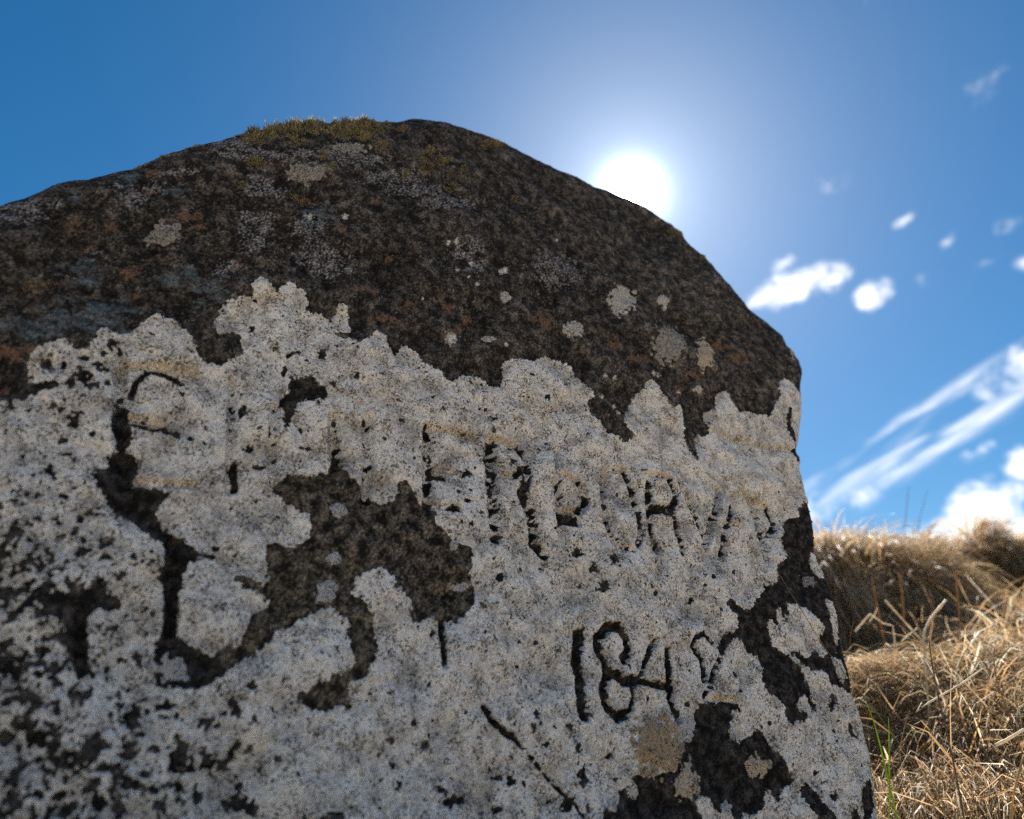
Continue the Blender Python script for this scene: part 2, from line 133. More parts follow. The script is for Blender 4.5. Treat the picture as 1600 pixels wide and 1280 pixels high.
CARVE=[["carved_letter","carved capital E, first letter of the inscription",[[[[-5338,1275],[-5280,903],[-5188,557],[-5082,256]],103,0.15,0],[[[-5314,1334],[-5043,1398],[-4721,1393]],93,0,1],[[[-5207,1034],[-5196,1192],[-5125,1330],[-4986,1311],[-4851,1264]],56,1,0],[[[-5178,832],[-4964,859]],85,0,1],[[[-5169,784],[-4982,762],[-4905,809],[-4804,755]],30,1,0],[[[-5017,284],[-4825,288],[-4604,306]],82,0,1]]],["carved_letter","carved capital I after the E",[[[[-4423,1370],[-4363,845],[-4298,327]],76,0.2,0.1],[[[-4299,571],[-4261,333]],58,1,0]]],["carved_letter","carved capital N with brown lichen between its strokes",[[[[-4025,1186],[-3998,787],[-3944,446]],102,0.15,0],[[[-3456,1206],[-3415,900],[-3366,628]],124,0.3,0],[[[-3927,1208],[-3758,1003],[-3558,772],[-3437,615]],42,0.1,0]]],["carved_letter","carved capital I between the N and the second E",[[[[-3120,1279],[-3084,826],[-3077,439]],110,0.3,0]]],["carved_letter","second carved capital E",[[[[-2472,1322],[-2462,940],[-2465,467]],127,0.5,0],[[[-2500,1331],[-2256,1336],[-1946,1308]],82,0,1],[[[-2385,890],[-2173,884]],73,0,1],[[[-2426,790],[-2294,785]],57,1,0],[[[-2451,469],[-2261,450],[-2158,445]],69,0.2,0]]],["carved_letter","first carved capital R",[[[[-1733,1304],[-1759,847],[-1741,218]],137,0.5,0],[[[-1785,1340],[-1576,1336],[-1406,1283]],89,0,1],[[[-1406,1283],[-1329,1110],[-1353,878],[-1431,740]],96,0.6,0],[[[-1612,931],[-1474,933]],79,0,0.8],[[[-1394,724],[-1318,482],[-1293,206],[-1195,108]],123,0.6,0]]],["carved_letter","carved thorn letter with a bowl on its stem",[[[[-936,1341],[-976,903],[-979,530],[-951,248]],114,0.2,0.1],[[[-939,1040],[-708,1017]],87,0,1],[[[-710,1001],[-609,924],[-593,773],[-708,643]],95,0.6,0],[[[-953,629],[-706,658]],93,0,1],[[[-972,516],[-779,521]],133,1,0]]],["carved_letter","carved capital O",[[[[-291,1112],[-201,1249],[-76,1296],[5,1228]],86,0.1,0.9],[[[5,1228],[65,1034],[93,759],[93,489],[35,354]],93,0.55,0],[[[-35,301],[-161,323],[-293,417],[-364,579]],79,0.4,0.3],[[[-364,579],[-376,806],[-326,1050]],89,0.3,0]]],["carved_letter","second carved capital R, after the O",[[[[318,1215],[266,864],[256,549],[290,340]],103,0.55,0],[[[305,1246],[597,1271]],102,0,1],[[[592,1245],[681,1108],[667,940],[571,845],[305,822]],121,0.8,0],[[[623,820],[644,639],[660,353]],88,0.55,0]]],["carved_letter","carved capital V",[[[[787,1244],[883,998],[980,765],[1050,557]],92,0.4,0.2],[[[1429,1246],[1300,935],[1061,479]],107,0.4,0.1]]],["carved_letter","carved capital A",[[[[1559,1015],[1395,699],[1287,396]],85,0.55,0],[[[1643,1175],[1720,868],[1800,586],[1893,288]],99,0,0.35],[[[1470,792],[1657,792]],66,0,1]]],["carved_letter","last carved capital R, nearest the right edge",[[[[2032,1129],[1995,778],[1973,345]],91,0.3,0.1],[[[1871,1300],[1964,1163],[2218,1157]],105,0,0.8],[[[2257,1101],[2303,923],[2200,771],[2007,746]],93,0.7,0]]],["carved_numeral","carved numeral 1",[[[[-847,-670],[-912,-919],[-891,-1126],[-918,-1300],[-904,-1430]],117,1,0]]],["carved_numeral","carved numeral 8",[[[[-592,-934],[-645,-814],[-638,-701],[-497,-577],[-370,-575],[-299,-686],[-286,-806],[-346,-891]],105,1,0],[[[-592,-934],[-586,-1055],[-655,-1235],[-606,-1367],[-505,-1440],[-401,-1398]],104,1,0],[[[-520,-1022],[-378,-1101],[-244,-1090]],109,1,0],[[[-306,-1135],[-286,-1254],[-334,-1361],[-403,-1409]],54,0.7,0]]],["carved_numeral","carved numeral 4",[[[[75,-696],[-37,-812],[-122,-974],[-193,-1070]],65,0.8,0],[[[221,-766],[216,-959],[212,-1148],[206,-1302],[241,-1451]],83,1,0],[[[-206,-1095],[-26,-1119],[215,-1135]],73,1,0]]],["carved_numeral","carved numeral 2",[[[[576,-713],[633,-615],[770,-565],[855,-663]],55,1,0],[[[609,-724],[662,-841],[676,-972],[638,-1057]],80,1,0],[[[902,-843],[767,-1033],[619,-1217]],71,0.75,0.2],[[[613,-1242],[787,-1237],[1023,-1250]],71,0,0.9]]],["carved_stroke","carved upright stroke in the left dark hollow",[[[[-4677,-210],[-4642,-470],[-4583,-767],[-4555,-982]],100,1,0]]],["carved_stroke","carved upright stroke at the far left",[[[[-5200,-791],[-5114,-1193]],80,1,0]]],["carved_stroke","short carved stroke right of the central hollow",[[[[-2331,-664],[-2331,-851],[-2307,-1043]],62,0.95,0]]],["crack","dark crack slanting down from the middle",[[[[-1923,-1379],[-1857,-1483],[-1754,-1576],[-1661,-1622]],63,0.9,0],[[[-1661,-1622],[-1510,-1766],[-1359,-1910],[-1240,-2033],[-1087,-2151],[-974,-2327]],39,0.75,0]]],["crack","fine ledge crack near the right edge",[[[[1504,2121],[2053,2079],[2641,2077],[3088,2093]],79,0,0.25]]],["crack","thin upright crack in the dark band below the sun",[[[[-716,3889],[-726,3452],[-730,3044]],42,0,0]]]]
SPOT=[[-5335,-1575,52,1,-12,48],[-5261,-1654,82,0,-13,55],[-5177,-1693,53,0,-9,40],[-4989,-1773,70,0,-14,64],[-4910,-1781,31,0,-6,28],[-5037,-1812,46,0,-7,31],[-4720,-1526,54,1,-15,76],[-4701,-1734,49,0,-11,57],[-4643,-1935,60,-1,-8,44],[-4358,-1797,77,-1,-12,75],[-4164,-1798,62,0,-9,63],[-5330,-1996,50,-1,-9,37],[-5191,-1981,36,-1,-7,30],[-5053,-1995,45,-1,-9,38],[-4997,-2079,49,-2,-11,49],[-4827,-2046,58,-2,-12,57],[-4435,-2077,57,-2,-6,35],[-4331,-1960,30,-1,-8,49],[-4216,-2023,21,-1,-8,49],[-3950,-2071,71,-2,-5,41],[-4802,-1421,25,1,-4,21],[-4513,-1436,60,1,-5,31],[-4235,-1532,67,1,-4,26],[-4018,-1457,46,1,-5,41],[-3938,-1270,33,1,-4,28],[-5349,-1246,31,1,-6,25],[-5227,-1305,35,1,-6,25],[-5444,-1655,43,0,-12,47],[-5552,-1191,52,2,-17,67],[-5480,-1239,45,2,-14,59],[-5354,-1095,47,2,-8,35],[-5388,-1435,34,1,-7,28],[-4840,-1833,35,0,-5,24],[-4762,-1834,40,0,-6,28],[-4494,-1977,33,-1,-4,24],[-4266,-1839,34,0,-4,25],[-4050,-1820,27,0,-5,34],[-5874,1199,44,12,-13,54],[-5594,1144,64,16,-16,73],[-5516,1068,46,11,-9,42],[-5569,747,49,11,-14,63],[-5755,1231,22,6,-8,37],[-5522,1305,37,10,-5,25],[-5450,1265,37,10,-5,25],[-5412,1125,28,7,-5,25],[-5375,1466,29,8,-6,32],[-5491,1420,33,9,-5,25],[-5454,1532,38,11,-10,52],[-5423,628,31,6,-5,23],[-5612,549,34,7,-9,39],[-5842,357,16,3,-5,21],[-5637,273,38,7,-10,43],[-5604,-457,43,5,-10,43],[-5769,-513,23,2,-9,37],[-5497,78,29,5,-6,26],[-5590,199,21,4,-5,21],[-5753,-178,20,3,-5,20],[-5487,-157,25,3,-5,20],[-5708,-362,27,3,-5,19],[-5372,-194,21,3,-6,25],[-5293,-261,21,3,-8,35],[-5251,-45,78,11,-3,16],[-4928,-361,27,3,-4,20],[-5662,1063,40,10,-12,54],[-5734,830,26,6,-7,29],[-5684,812,30,7,-5,23],[-5633,1328,37,10,-7,31],[-4290,1092,38,9,-9,73],[-4199,729,43,8,-5,38],[-4086,572,49,9,-3,25],[-3683,835,65,12,-2,20],[-4322,2045,29,9,-4,30],[-3929,1827,49,13,-3,30],[-3971,1628,24,6,-7,65],[-4791,770,30,6,-5,30],[-4686,729,25,5,-5,30],[-4883,770,29,6,-4,24],[-4366,-271,59,7,-4,27],[-4328,-195,30,4,-4,27],[-3614,1859,25,7,-2,23],[-3638,1907,38,10,-6,69],[-3264,1734,40,10,-2,31],[-2959,1074,26,5,-1,28],[-2779,1316,27,6,-1,30],[-1670,2840,26,8,1,29],[-2592,-1509,28,0,0,25],[-2761,-1652,27,0,-1,24],[-2498,-1690,45,0,0,34],[-2766,-1831,32,0,-1,23],[-2686,-1971,27,0,-1,27],[-2333,-2024,40,-1,0,33],[-2277,-2118,57,-2,0,28],[-2163,-2107,52,-1,0,28],[-3521,-1882,19,0,-2,17],[-3883,-2073,72,-2,-6,49],[-3811,-2116,54,-2,-5,41],[-3219,-2189,89,-3,-3,34],[-2231,-2096,46,-1,0,46],[-4014,-1757,36,0,-6,43],[-3969,-1692,27,0,-3,26],[-3921,-1948,27,0,-3,25],[-3927,-1284,33,1,-3,28],[-4039,-1403,42,1,-7,55],[-4010,-1448,37,1,-5,36],[-662,-1774,50,0,3,22],[-978,-1951,48,-1,8,73],[-1154,-2164,66,-2,6,59],[-1680,-1965,37,-1,2,30],[-1557,-1992,31,-1,2,25],[-1790,-1938,43,-1,1,20],[-2162,-2098,58,-2,0,28],[-1813,-2178,48,-1,1,28],[-1420,-1422,27,0,3,44],[-1392,-1492,20,0,2,32],[-1069,-1526,42,0,3,33],[-1341,-1688,27,0,3,32],[-1006,-1715,28,0,6,54],[-115,-1261,24,1,4,24],[372,-1298,34,1,5,25],[1074,-988,28,1,7,27],[1095,-1151,28,1,5,20],[1475,-1465,28,0,8,26],[2428,-1539,31,0,8,20],[2411,-1638,20,0,8,20],[1998,-1947,29,0,9,25],[2153,-2182,39,-1,14,36],[-2424,-772,25,2,0,34],[-1724,-206,28,3,1,26],[-1709,-173,50,5,2,39],[-1374,-794,28,2,2,24],[-523,-175,65,6,9,69],[-332,143,68,8,9,66],[-620,7,41,4,7,56],[-802,160,81,9,5,43],[-1016,381,40,5,4,43],[-2044,871,58,10,1,44],[-2155,639,28,5,0,21],[-2065,548,43,7,0,21],[-2213,444,62,9,0,27],[-2035,314,28,4,1,27],[-1818,1059,53,10,1,38],[-1511,1100,39,7,2,31],[-1424,979,71,12,5,77],[-1387,835,63,10,5,75],[-1038,1418,25,5,2,25],[-1003,2023,35,8,5,54],[-1208,2273,44,11,1,18],[-1706,1587,40,9,1,16],[-1727,1447,31,7,2,48],[-1796,1688,40,9,1,16],[151,-183,44,4,5,29],[687,-206,37,3,10,44],[115,-94,26,3,6,36],[1056,93,39,4,7,31],[1381,179,31,3,8,32],[896,-20,29,3,5,23],[1061,-276,29,2,5,22]]
ORANGE=[[-6149,1252,191,53,-18,72],[-5453,2333,112,40,-11,58],[-5684,1991,43,14,-7,34],[-5381,2092,45,15,-7,35],[-5284,2004,46,15,-6,35],[-5536,3702,100,48,-9,52],[-5513,3410,109,50,-11,58],[-6004,2690,67,27,-15,66],[-5730,2777,61,24,-11,53],[-5807,2506,78,30,-8,36],[-4924,2337,44,15,-6,38],[-5072,3200,115,48,-8,50],[-5236,2667,54,20,-8,46],[-4143,2661,63,22,-6,57],[-3272,2880,64,22,-2,44],[-3142,2897,65,22,-2,45],[-2714,2829,107,34,-2,82],[-3003,2543,145,45,-2,52],[-4570,2789,48,17,-6,49],[-4984,3104,57,23,-6,41],[-3539,3673,51,21,-2,39],[-3176,4268,47,22,-1,44],[-2962,3497,69,26,-2,49],[2095,3673,197,62,47,138],[2352,3511,199,59,48,135],[-2699,2122,73,20,-1,41],[-2168,2618,113,33,1,73],[-2003,2851,75,23,3,113],[-2245,2962,81,26,1,75],[509,2993,222,61,15,87],[1415,2923,169,43,21,90],[1076,2633,114,28,18,85],[-4602,-403,23,2,-4,26],[-5242,241,22,4,-4,22],[-6090,927,33,8,-11,46],[-6091,897,41,10,-7,28],[-940,3179,134,42,19,209],[113,3088,107,30,23,152]]
BLUE=[[-5715,1711,335,103,-28,132],[-6009,1520,245,73,-21,88],[-5602,1888,295,94,-17,81],[-5839,2286,106,38,-15,71],[-5754,2129,125,43,-13,62],[-5051,2412,164,57,-17,106],[-4814,2374,124,42,-11,76],[-5397,1632,98,28,-18,93],[-4633,2355,69,23,-9,61],[-5257,3480,102,46,-14,86],[-5672,3637,108,52,-13,68],[-5704,3502,85,40,-10,50],[-6110,3055,68,30,-10,46],[-6078,3154,39,18,-7,31],[-4785,2187,67,22,-9,59],[-3806,3830,157,68,-9,117],[-3864,3657,111,46,-6,76],[-3732,3811,143,61,-4,59]]
FLECK=[[-6465,2816,206,90,-29,117],[-6452,2663,158,66,-21,86],[-5597,3239,96,42,-21,114],[-5274,3771,128,61,-9,53],[-4900,4533,181,102,-9,73],[-4704,4334,264,138,-12,101],[-4401,4438,151,80,-10,95],[-3946,4745,343,199,-6,96],[-3401,4933,333,194,-2,103],[-2899,4893,355,198,2,132],[-2554,4821,313,167,4,120],[-2202,4708,325,165,7,120],[-4484,3927,118,54,-16,134],[-4310,3907,93,42,-8,77],[-4648,2677,106,38,-13,96],[-4462,3455,140,59,-13,107],[-4430,3193,113,45,-23,191],[-3929,3582,152,63,-12,131],[-3754,3180,207,78,-13,162],[-3611,3141,182,67,-10,144],[-3829,3244,123,47,-12,144],[-1973,3962,181,73,7,158],[-1850,3741,108,40,5,130],[-639,4152,330,134,42,264],[-4851,4417,128,69,-11,82],[-5466,3476,77,35,-12,68],[-5733,3354,74,34,-10,49],[-5772,2465,49,18,-6,29]]
SPECK=[[-2233,3966,26,11,1,33],[-2128,4030,26,11,1,34],[-2019,3889,18,7,1,22],[-1910,3771,27,10,1,32],[-2104,3596,26,9,1,31],[-1961,3525,17,6,1,21],[-1861,3429,26,9,1,31],[-1441,3841,47,18,4,56],[-1490,3801,37,14,3,44],[-136,2527,30,8,4,30],[13,2546,30,8,4,30],[706,2812,33,9,6,32],[791,2814,34,9,6,32],[-3514,3884,29,13,-2,40],[-3905,3718,28,12,-3,38],[-1427,3355,27,9,2,31],[-539,4767,23,10,5,29],[-2209,2517,63,18,1,72],[-1510,2626,26,7,1,28],[1094,2617,34,8,7,32],[-204,2230,29,7,4,29],[-28,2133,30,7,4,28],[17,2052,30,7,4,28],[1206,4117,40,14,12,43],[-2562,2980,16,5,0,19]]
MOSS=[["largest olive moss cushion on the crest",[-4135,5302,404,268,-14,226]],["broad yellowish moss cushion at right end of the crest",[-3449,5729,332,221,-5,294]],["low moss cushion left of the largest one",[-4509,4879,240,149,-13,143]],["round brownish moss tuft below the crest",[-4599,4634,101,58,-11,99]],["small yellow moss tuft under the largest cushion",[-4145,4876,88,53,-6,85]],["moss tuft hanging below the broad cushion",[-3326,5521,120,77,-1,142]],["moss tuft on the left shoulder edge",[-5439,4089,75,39,-11,64]],["flat moss tuft between the left shoulder and the crest",[-5224,4334,78,42,-7,49]],["thin moss tuft low on the left shoulder",[-5640,3850,55,27,-6,35]],["olive moss tuft at far left",[-6085,1943,81,27,-14,60]],["tiny moss tuft in the middle streak",[-3831,4749,53,30,-5,97]],["low moss strip on the upper left",[-4553,4221,105,53,-7,60]],["moss tuft right of the crest",[-2806,6035,95,62,2,93]],["left moss dot of the right shoulder group",[-2529,5473,104,62,4,88]],["round moss dot of the right shoulder group",[-2212,5632,100,59,7,122]],["upper moss dot of the right shoulder group",[-2406,5735,78,48,4,91]],["lower moss dot of the right shoulder group",[-2492,5256,113,65,4,100]],["moss dot at the end of the bluish streak",[-2131,5115,107,58,6,85]],["small moss dot above the bluish streak",[-2794,4991,62,35,1,67]],["moss dot on the right slope",[-1470,6468,103,64,11,104]],["moss tuft beside the right slope edge",[-1258,6633,142,89,14,125]],["green moss tuft on the right slope edge",[2522,5784,100,44,33,94]],["thin moss line on the right slope edge",[2107,6201,231,110,31,97]],["moss dot beside the pale streak",[-3110,5375,79,48,0,98]],["tiny moss dot near the pale rosette",[-3723,4592,53,28,-3,58]],["yellow moss dot on the upper left",[-4656,3847,44,20,-6,46]],["smallest moss dot on the right shoulder",[-1940,5530,51,29,5,61]],["lone moss dot under the right slope",[-1125,5375,56,29,8,62]],["dark olive moss patch below the pale rosette",[-4031,3932,97,43,-8,88]]]
STEMS=[["grass_stalk","tall brown grass stem rising above the tussock beside the stone",[[4481,8338,2393],[4760,8793,3068],[4842,8962,3721],[4937,9104,4151],[5043,9243,4424]],0.002,0.0011,"brown"],["grass_stalk","pale bent stalk hooked over above the tall brown stem",[[6327,11870,4347],[6450,11988,4740],[6531,12038,4892],[6729,12128,5103],[7039,12139,5378]],0.003,0.0034,"pale"],["grass_straw","thin tan straw slanting across the right edge of the stone",[[3749,7041,2588],[3740,7405,2933],[3697,7764,3278],[3667,8099,3610],[3608,8225,3772],[3492,8562,4197],[3181,8301,4606],[3113,8662,5110]],0.0009,0.0006,"tan"],["grass_stalk","broken white stalk folded into a low arch among the bright grass",[[5909,13116,5022],[6077,13011,5210],[6158,12960,5288],[6364,12995,5143],[6492,12940,5093],[6490,12972,4866],[6483,12990,4743]],0.0032,0.0026,"pale"],["grass_stalk","straight pale stalk leaning left over the dark bank",[[6927,13174,5062],[6779,13214,5307],[6616,13252,5567]],0.003,0.0036,"pale"],["grass_stalk","short pale stalk pointing up left beside the folded stalk",[[6253,13263,5205],[6339,13207,5305],[6398,13158,5429]],0.0026,0.002,"pale"],["grass_stalk","pale stalk crossing under the straight leaning one",[[6753,13289,4874],[6873,13213,4982],[7000,13133,5078]],0.0028,0.0022,"pale"],["green_grass","bright green grass blade beside the stone",[[4147,9098,3063],[4140,9103,3259],[4125,9106,3458],[4088,9115,3655]],0.002,0.0008,"green"],["green_grass","short green grass blade right of the bright one",[[4314,9243,3259],[4336,9230,3394],[4350,9220,3516]],0.0013,0.0006,"green"],["grass_stalk","amber upright stem nearest the stone on the far bank",[[8752,19773,7252],[8854,19612,7782],[8921,19503,8103]],0.006,0.0045,"amber"],["grass_stalk","reddish upright stem left of the straight pale stalk",[[7785,16012,5846],[7759,15955,6238],[7753,15900,6527]],0.003,0.0022,"amber"],["grass_stalk","brown upright stem in the middle of the dark bank",[[8661,16707,5822],[8690,16611,6293],[8669,16525,6772]],0.004,0.0028,"amber"],["grass_stalk","rust brown upright stem below the dark hummock",[[9580,16248,5484],[9612,16137,6068],[9634,16006,6660]],0.0036,0.0026,"amber"],["grass_stalk","thin curved stem rising from the tussock at right",[[6076,9753,3657],[6095,9838,3998],[6166,9890,4234],[6248,9938,4397]],0.0016,0.001,"amber"],["grass_stalk","tan stem slanting up at the lower right corner",[[4808,8161,2464],[4961,8208,2791],[5169,8208,3135]],0.002,0.0016,"tan"],["grass_straw","long pale straw lying over the crown of the near tussock",[[4677,9055,3624],[4915,9035,3746],[5151,9010,3861],[5473,9039,4038]],0.0018,0.0014,"pale"],["grass_stalk","dead grey stalk lying on the right end of the near tussock",[[5127,8585,3224],[5239,8517,3286],[5378,8429,3377]],0.003,0.0026,"pale"],["grass_stalk","faint tall stem against the sky above the bank",[[13938,25651,10110],[14060,25373,10851],[14177,25037,11695]],0.0028,0.0014,"brown"],["grass_stalk","second faint stem against the sky, leaning right",[[14760,26352,10179],[14922,26049,10933],[15186,25630,11774]],0.0026,0.0012,"brown"]]

# ------------------------------------------------------------------ helpers
def new_obj(name, mesh, parent=None, label=None, cat=None, group=None, kind=None):
    o = bpy.data.objects.new(name, mesh); col.objects.link(o)
    if parent: o.parent = parent
    if label: o['label'] = label
    if cat: o['category'] = cat
    if group: o['group'] = group
    if kind: o['kind'] = kind
    return o
def mesh_np(name, V, Fq, smooth=True, ft=None):
    """mesh from an (n,3) array and quads (m,4) and optional triangles (k,3)"""
    me = bpy.data.meshes.new(name)
    nq = len(Fq); nt = 0 if ft is None else len(ft)
    me.vertices.add(len(V)); me.vertices.foreach_set('co', np.ascontiguousarray(V, np.float32).ravel())
    loops = Fq.ravel() if nt == 0 else np.concatenate([Fq.ravel(), ft.ravel()])
    me.loops.add(len(loops)); me.loops.foreach_set('vertex_index', loops.astype(np.int32))
    me.polygons.add(nq + nt)
    starts = np.concatenate([np.arange(nq) * 4, nq * 4 + np.arange(nt) * 3]).astype(np.int32)
    me.polygons.foreach_set('loop_start', starts)
    me.update(calc_edges=True)
    me.polygons.foreach_set('use_smooth', np.full(nq + nt, smooth))
    return me
def add_col(me, name, c):
    a = me.attributes.new(name, 'FLOAT_COLOR', 'POINT')
    c4 = np.ones((len(c), 4), np.float32); c4[:, :3] = c
    a.data.foreach_set('color', c4.ravel())
def add_val(me, name, v):
    a = me.attributes.new(name, 'FLOAT', 'POINT'); a.data.foreach_set('value', v.astype(np.float32))

# ------------------------------------------------------------------ the stone's frame
O = np.array([0.13913043, 0.80238598, 0.48997218])
D = np.array([0.88458098, 0.46638664, 0.0])
W = np.array([-0.04875068, 0.09246389, 0.9945219])
N = np.array([0.46383173, -0.87973515, 0.10452846])
P0 = np.array([-0.38652251, 0.45122213]); P1 = np.array([0.01046854, 0.3815552])
def hbase(u, v):
    e = (P1 - P0) / np.hypot(*(P1 - P0))
    s = (u - P0[0]) * -e[1] + (v - P0[1]) * e[0]
    return -0.5 * 0.14 * (s + np.sqrt(s * s + 0.05 ** 2))
A4 = lambda p: np.array(p, float) * 1e-4

# ------------------------------------------------------------------ fields on the face
NG = 2048
U0, V0, CELL = -0.84, -0.545, 1.29 / NG
def ij(uv): return (uv[:, 0] - U0) / CELL, (uv[:, 1] - V0) / CELL
fx = np.fft.rfftfreq(NG, CELL * 1000)[None, :]; fy = np.fft.fftfreq(NG, CELL * 1000)[:, None]
_fr = np.sqrt(fx * fx + fy * fy) + 1e-9
_frs = np.sqrt((fx * 2.6) ** 2 + fy * fy) + 1e-9
def noise(lam, width=.5, aniso=False):
    f = _frs if aniso else _fr
    w = np.fft.rfft2(rng.standard_normal((NG, NG)).astype(np.float32))
    w *= np.exp(-.5 * (np.log(f * lam) / width) ** 2) / f
    n = np.fft.irfft2(w, s=(NG, NG)).astype(np.float32)
    return (n - n.mean()) / n.std()
def fbm(lo, hi, beta, aniso=False):
    f = _frs if aniso else _fr
    w = np.fft.rfft2(rng.standard_normal((NG, NG)).astype(np.float32))
    w *= np.where((f > 1.0 / lo), f ** -(1 + beta), lo ** (1 + beta) * (f * lo) ** 2) * np.exp(-(f * hi) ** 2)
    n = np.fft.irfft2(w, s=(NG, NG)).astype(np.float32)
    return (n - n.mean()) / n.std()
def blur(a, sig):
    return np.fft.irfft2(np.fft.rfft2(a) * np.exp(-2 * (math.pi * _fr * sig) ** 2), s=(NG, NG)).astype(np.float32)
def raster(poly, out):
    """1 inside the polygon (even-odd scan lines)"""
    x, y = ij(A4(poly)); n = len(x); d = np.zeros((NG, NG + 1), np.int8)
    for k in range(n):
        x0, y0, x1, y1 = x[k], y[k], x[(k + 1) % n], y[(k + 1) % n]
        if y0 == y1: continue
        if y0 > y1: x0, y0, x1, y1 = x1, y1, x0, y0
        r = np.arange(max(0, math.ceil(y0)), min(NG, math.ceil(y1)))
        if len(r) == 0: continue
        c = np.clip(np.ceil(x0 + (r - y0) * (x1 - x0) / (y1 - y0)), 0, NG).astype(int)
        d[r, c] ^= 1
    return np.logical_xor.accumulate(d[:, :NG].astype(bool), axis=1)
def box_of(pts, pad):
    x, y = ij(pts); p = pad / CELL
    return slice(max(0, int(y.min() - p)), min(NG, int(y.max() + p) + 2)), slice(max(0, int(x.min() - p)), min(NG, int(x.max() + p) + 2))
GU = (U0 + np.arange(NG) * CELL)[None, :]; GV = (V0 + np.arange(NG) * CELL)[:, None]
def ell_field(e, acc, mode='max'):
    """raises acc to 1-r inside a skewed ellipse (centre, two half axes)"""
    c, a, b = A4(e[:2]), A4(e[2:4]), A4(e[4:6])
    k = 1.8
    sl = box_of(np.array([c + a * k + b * k, c - a * k - b * k, c + a * k - b * k, c - a * k + b * k]), .002)
    uu, vv = GU[:, sl[1]] - c[0], GV[sl[0]] - c[1]
    det = a[0] * b[1] - a[1] * b[0]
    p = (uu * b[1] - vv * b[0]) / det; q = (vv * a[0] - uu * a[1]) / det
    f = (1 - np.sqrt(p * p + q * q)).astype(np.float32)
    acc[sl] = np.maximum(acc[sl], f)
    return sl
def seg_field(pts, w):
    """1 on the centre line of a polyline, 0 at half its width, negative outside"""
    P = A4(pts); w = w * 1e-4 * .5
    sl = box_of(P, w * 3); uu, vv = GU[:, sl[1]], GV[sl[0]]
    d = None
    for a, b in zip(P[:-1], P[1:]):
        ab = b - a; t = np.clip(((uu - a[0]) * ab[0] + (vv - a[1]) * ab[1]) / (ab @ ab), 0, 1)
        q = np.hypot(uu - a[0] - t * ab[0], vv - a[1] - t * ab[1])
        d = q if d is None else np.minimum(d, q)
    return sl, (1 - d / w).astype(np.float32)

def colonies(cell):
    '''jittered cells: index, and distance to the seam between neighbours (m)'''
    nx = int(1.29 / cell) + 3; jit = rng.random((nx, nx, 2)); ids = rng.random((nx, nx)).astype(np.float32)
    wx, wy = fbm(30, 1.0, .5), fbm(30, 1.0, .5)
    x = ((np.arange(NG)[None, :] * CELL + .003 * wx) / cell + 1).astype(np.float32); y = ((np.arange(NG)[:, None] * CELL + .003 * wy) / cell + 1).astype(np.float32)
    ix, iy = np.floor(x).astype(int), np.floor(y).astype(int)
    f1 = np.full((NG, NG), 9, np.float32); f2 = f1.copy(); ci = f1.copy()
    for dy in (-1, 0, 1):
        for dx in (-1, 0, 1):
            a, b = np.clip(iy + dy, 0, nx - 1), np.clip(ix + dx, 0, nx - 1); j = jit[a, b]
            d = np.hypot(b + j[..., 0] - x, a + j[..., 1] - y).astype(np.float32)
            near = d < f1; f2 = np.where(near, f1, np.minimum(f2, d)); ci = np.where(near, ids[a, b], ci); f1 = np.minimum(f1, d)
    return ci, (f2 - f1) * cell
n1, n2, n3, n4 = noise(1.7), noise(2.6), noise(4.0), noise(7)
n8, n15, n25, n60 = noise(11), noise(18), noise(40, .6), noise(110, .7)
na = fbm(14, .7, .35, True)
nb, nc2 = noise(3.2), noise(5.5)
f10, f20, f40, fe = fbm(10, .8, .45), fbm(22, .8, .4), fbm(45, .9, .35), fbm(7, .6, .35)

ang = np.hypot(GU + .62, (GV + .12) * 1.0)
lowleft = np.exp(-((GU + .60) ** 2 / .12 ** 2 + (GV + .08) ** 2 / .10 ** 2)) * 1.2 + .85 * np.exp(-((GU + .52) ** 2 / .15 ** 2 + (GV + .22) ** 2 / .10 ** 2)) + .35 * np.exp(-((GU + .15) ** 2 / .16 ** 2 + (GV + .24) ** 2 / .08 ** 2)) + .35 * np.exp(-((GU + .6) ** 2 / .1 ** 2 + (GV - .11) ** 2 / .06 ** 2))
clean = np.clip((GU + .05) / .2, 0, 1) * np.clip((GV - .05) / .12, 0, 1) + .5 * np.exp(-((GU + .25) ** 2 / .12 ** 2 + (GV + .18) ** 2 / .03 ** 2))
lowleft = np.clip(lowleft, 0, 1).astype(np.float32)

M = raster(MAIN, None).astype(np.float32)
dark_zone = np.zeros((NG, NG), bool)
for k, p in DARK.items(): dark_zone |= raster(p, None)
for k, p in LIGHT.items(): dark_zone &= ~raster(p, None)
olive_zone = blur((raster(DARK['u'], None) & (GU > -.42)).astype(np.float32), 4.0)
M[dark_zone] = 0
F = blur(M, 2.2) * 2 - 1
edge = 1 - np.abs(F)
Efield = F + edge * (.60 * fe + .35 * f10 + .30 * n8)
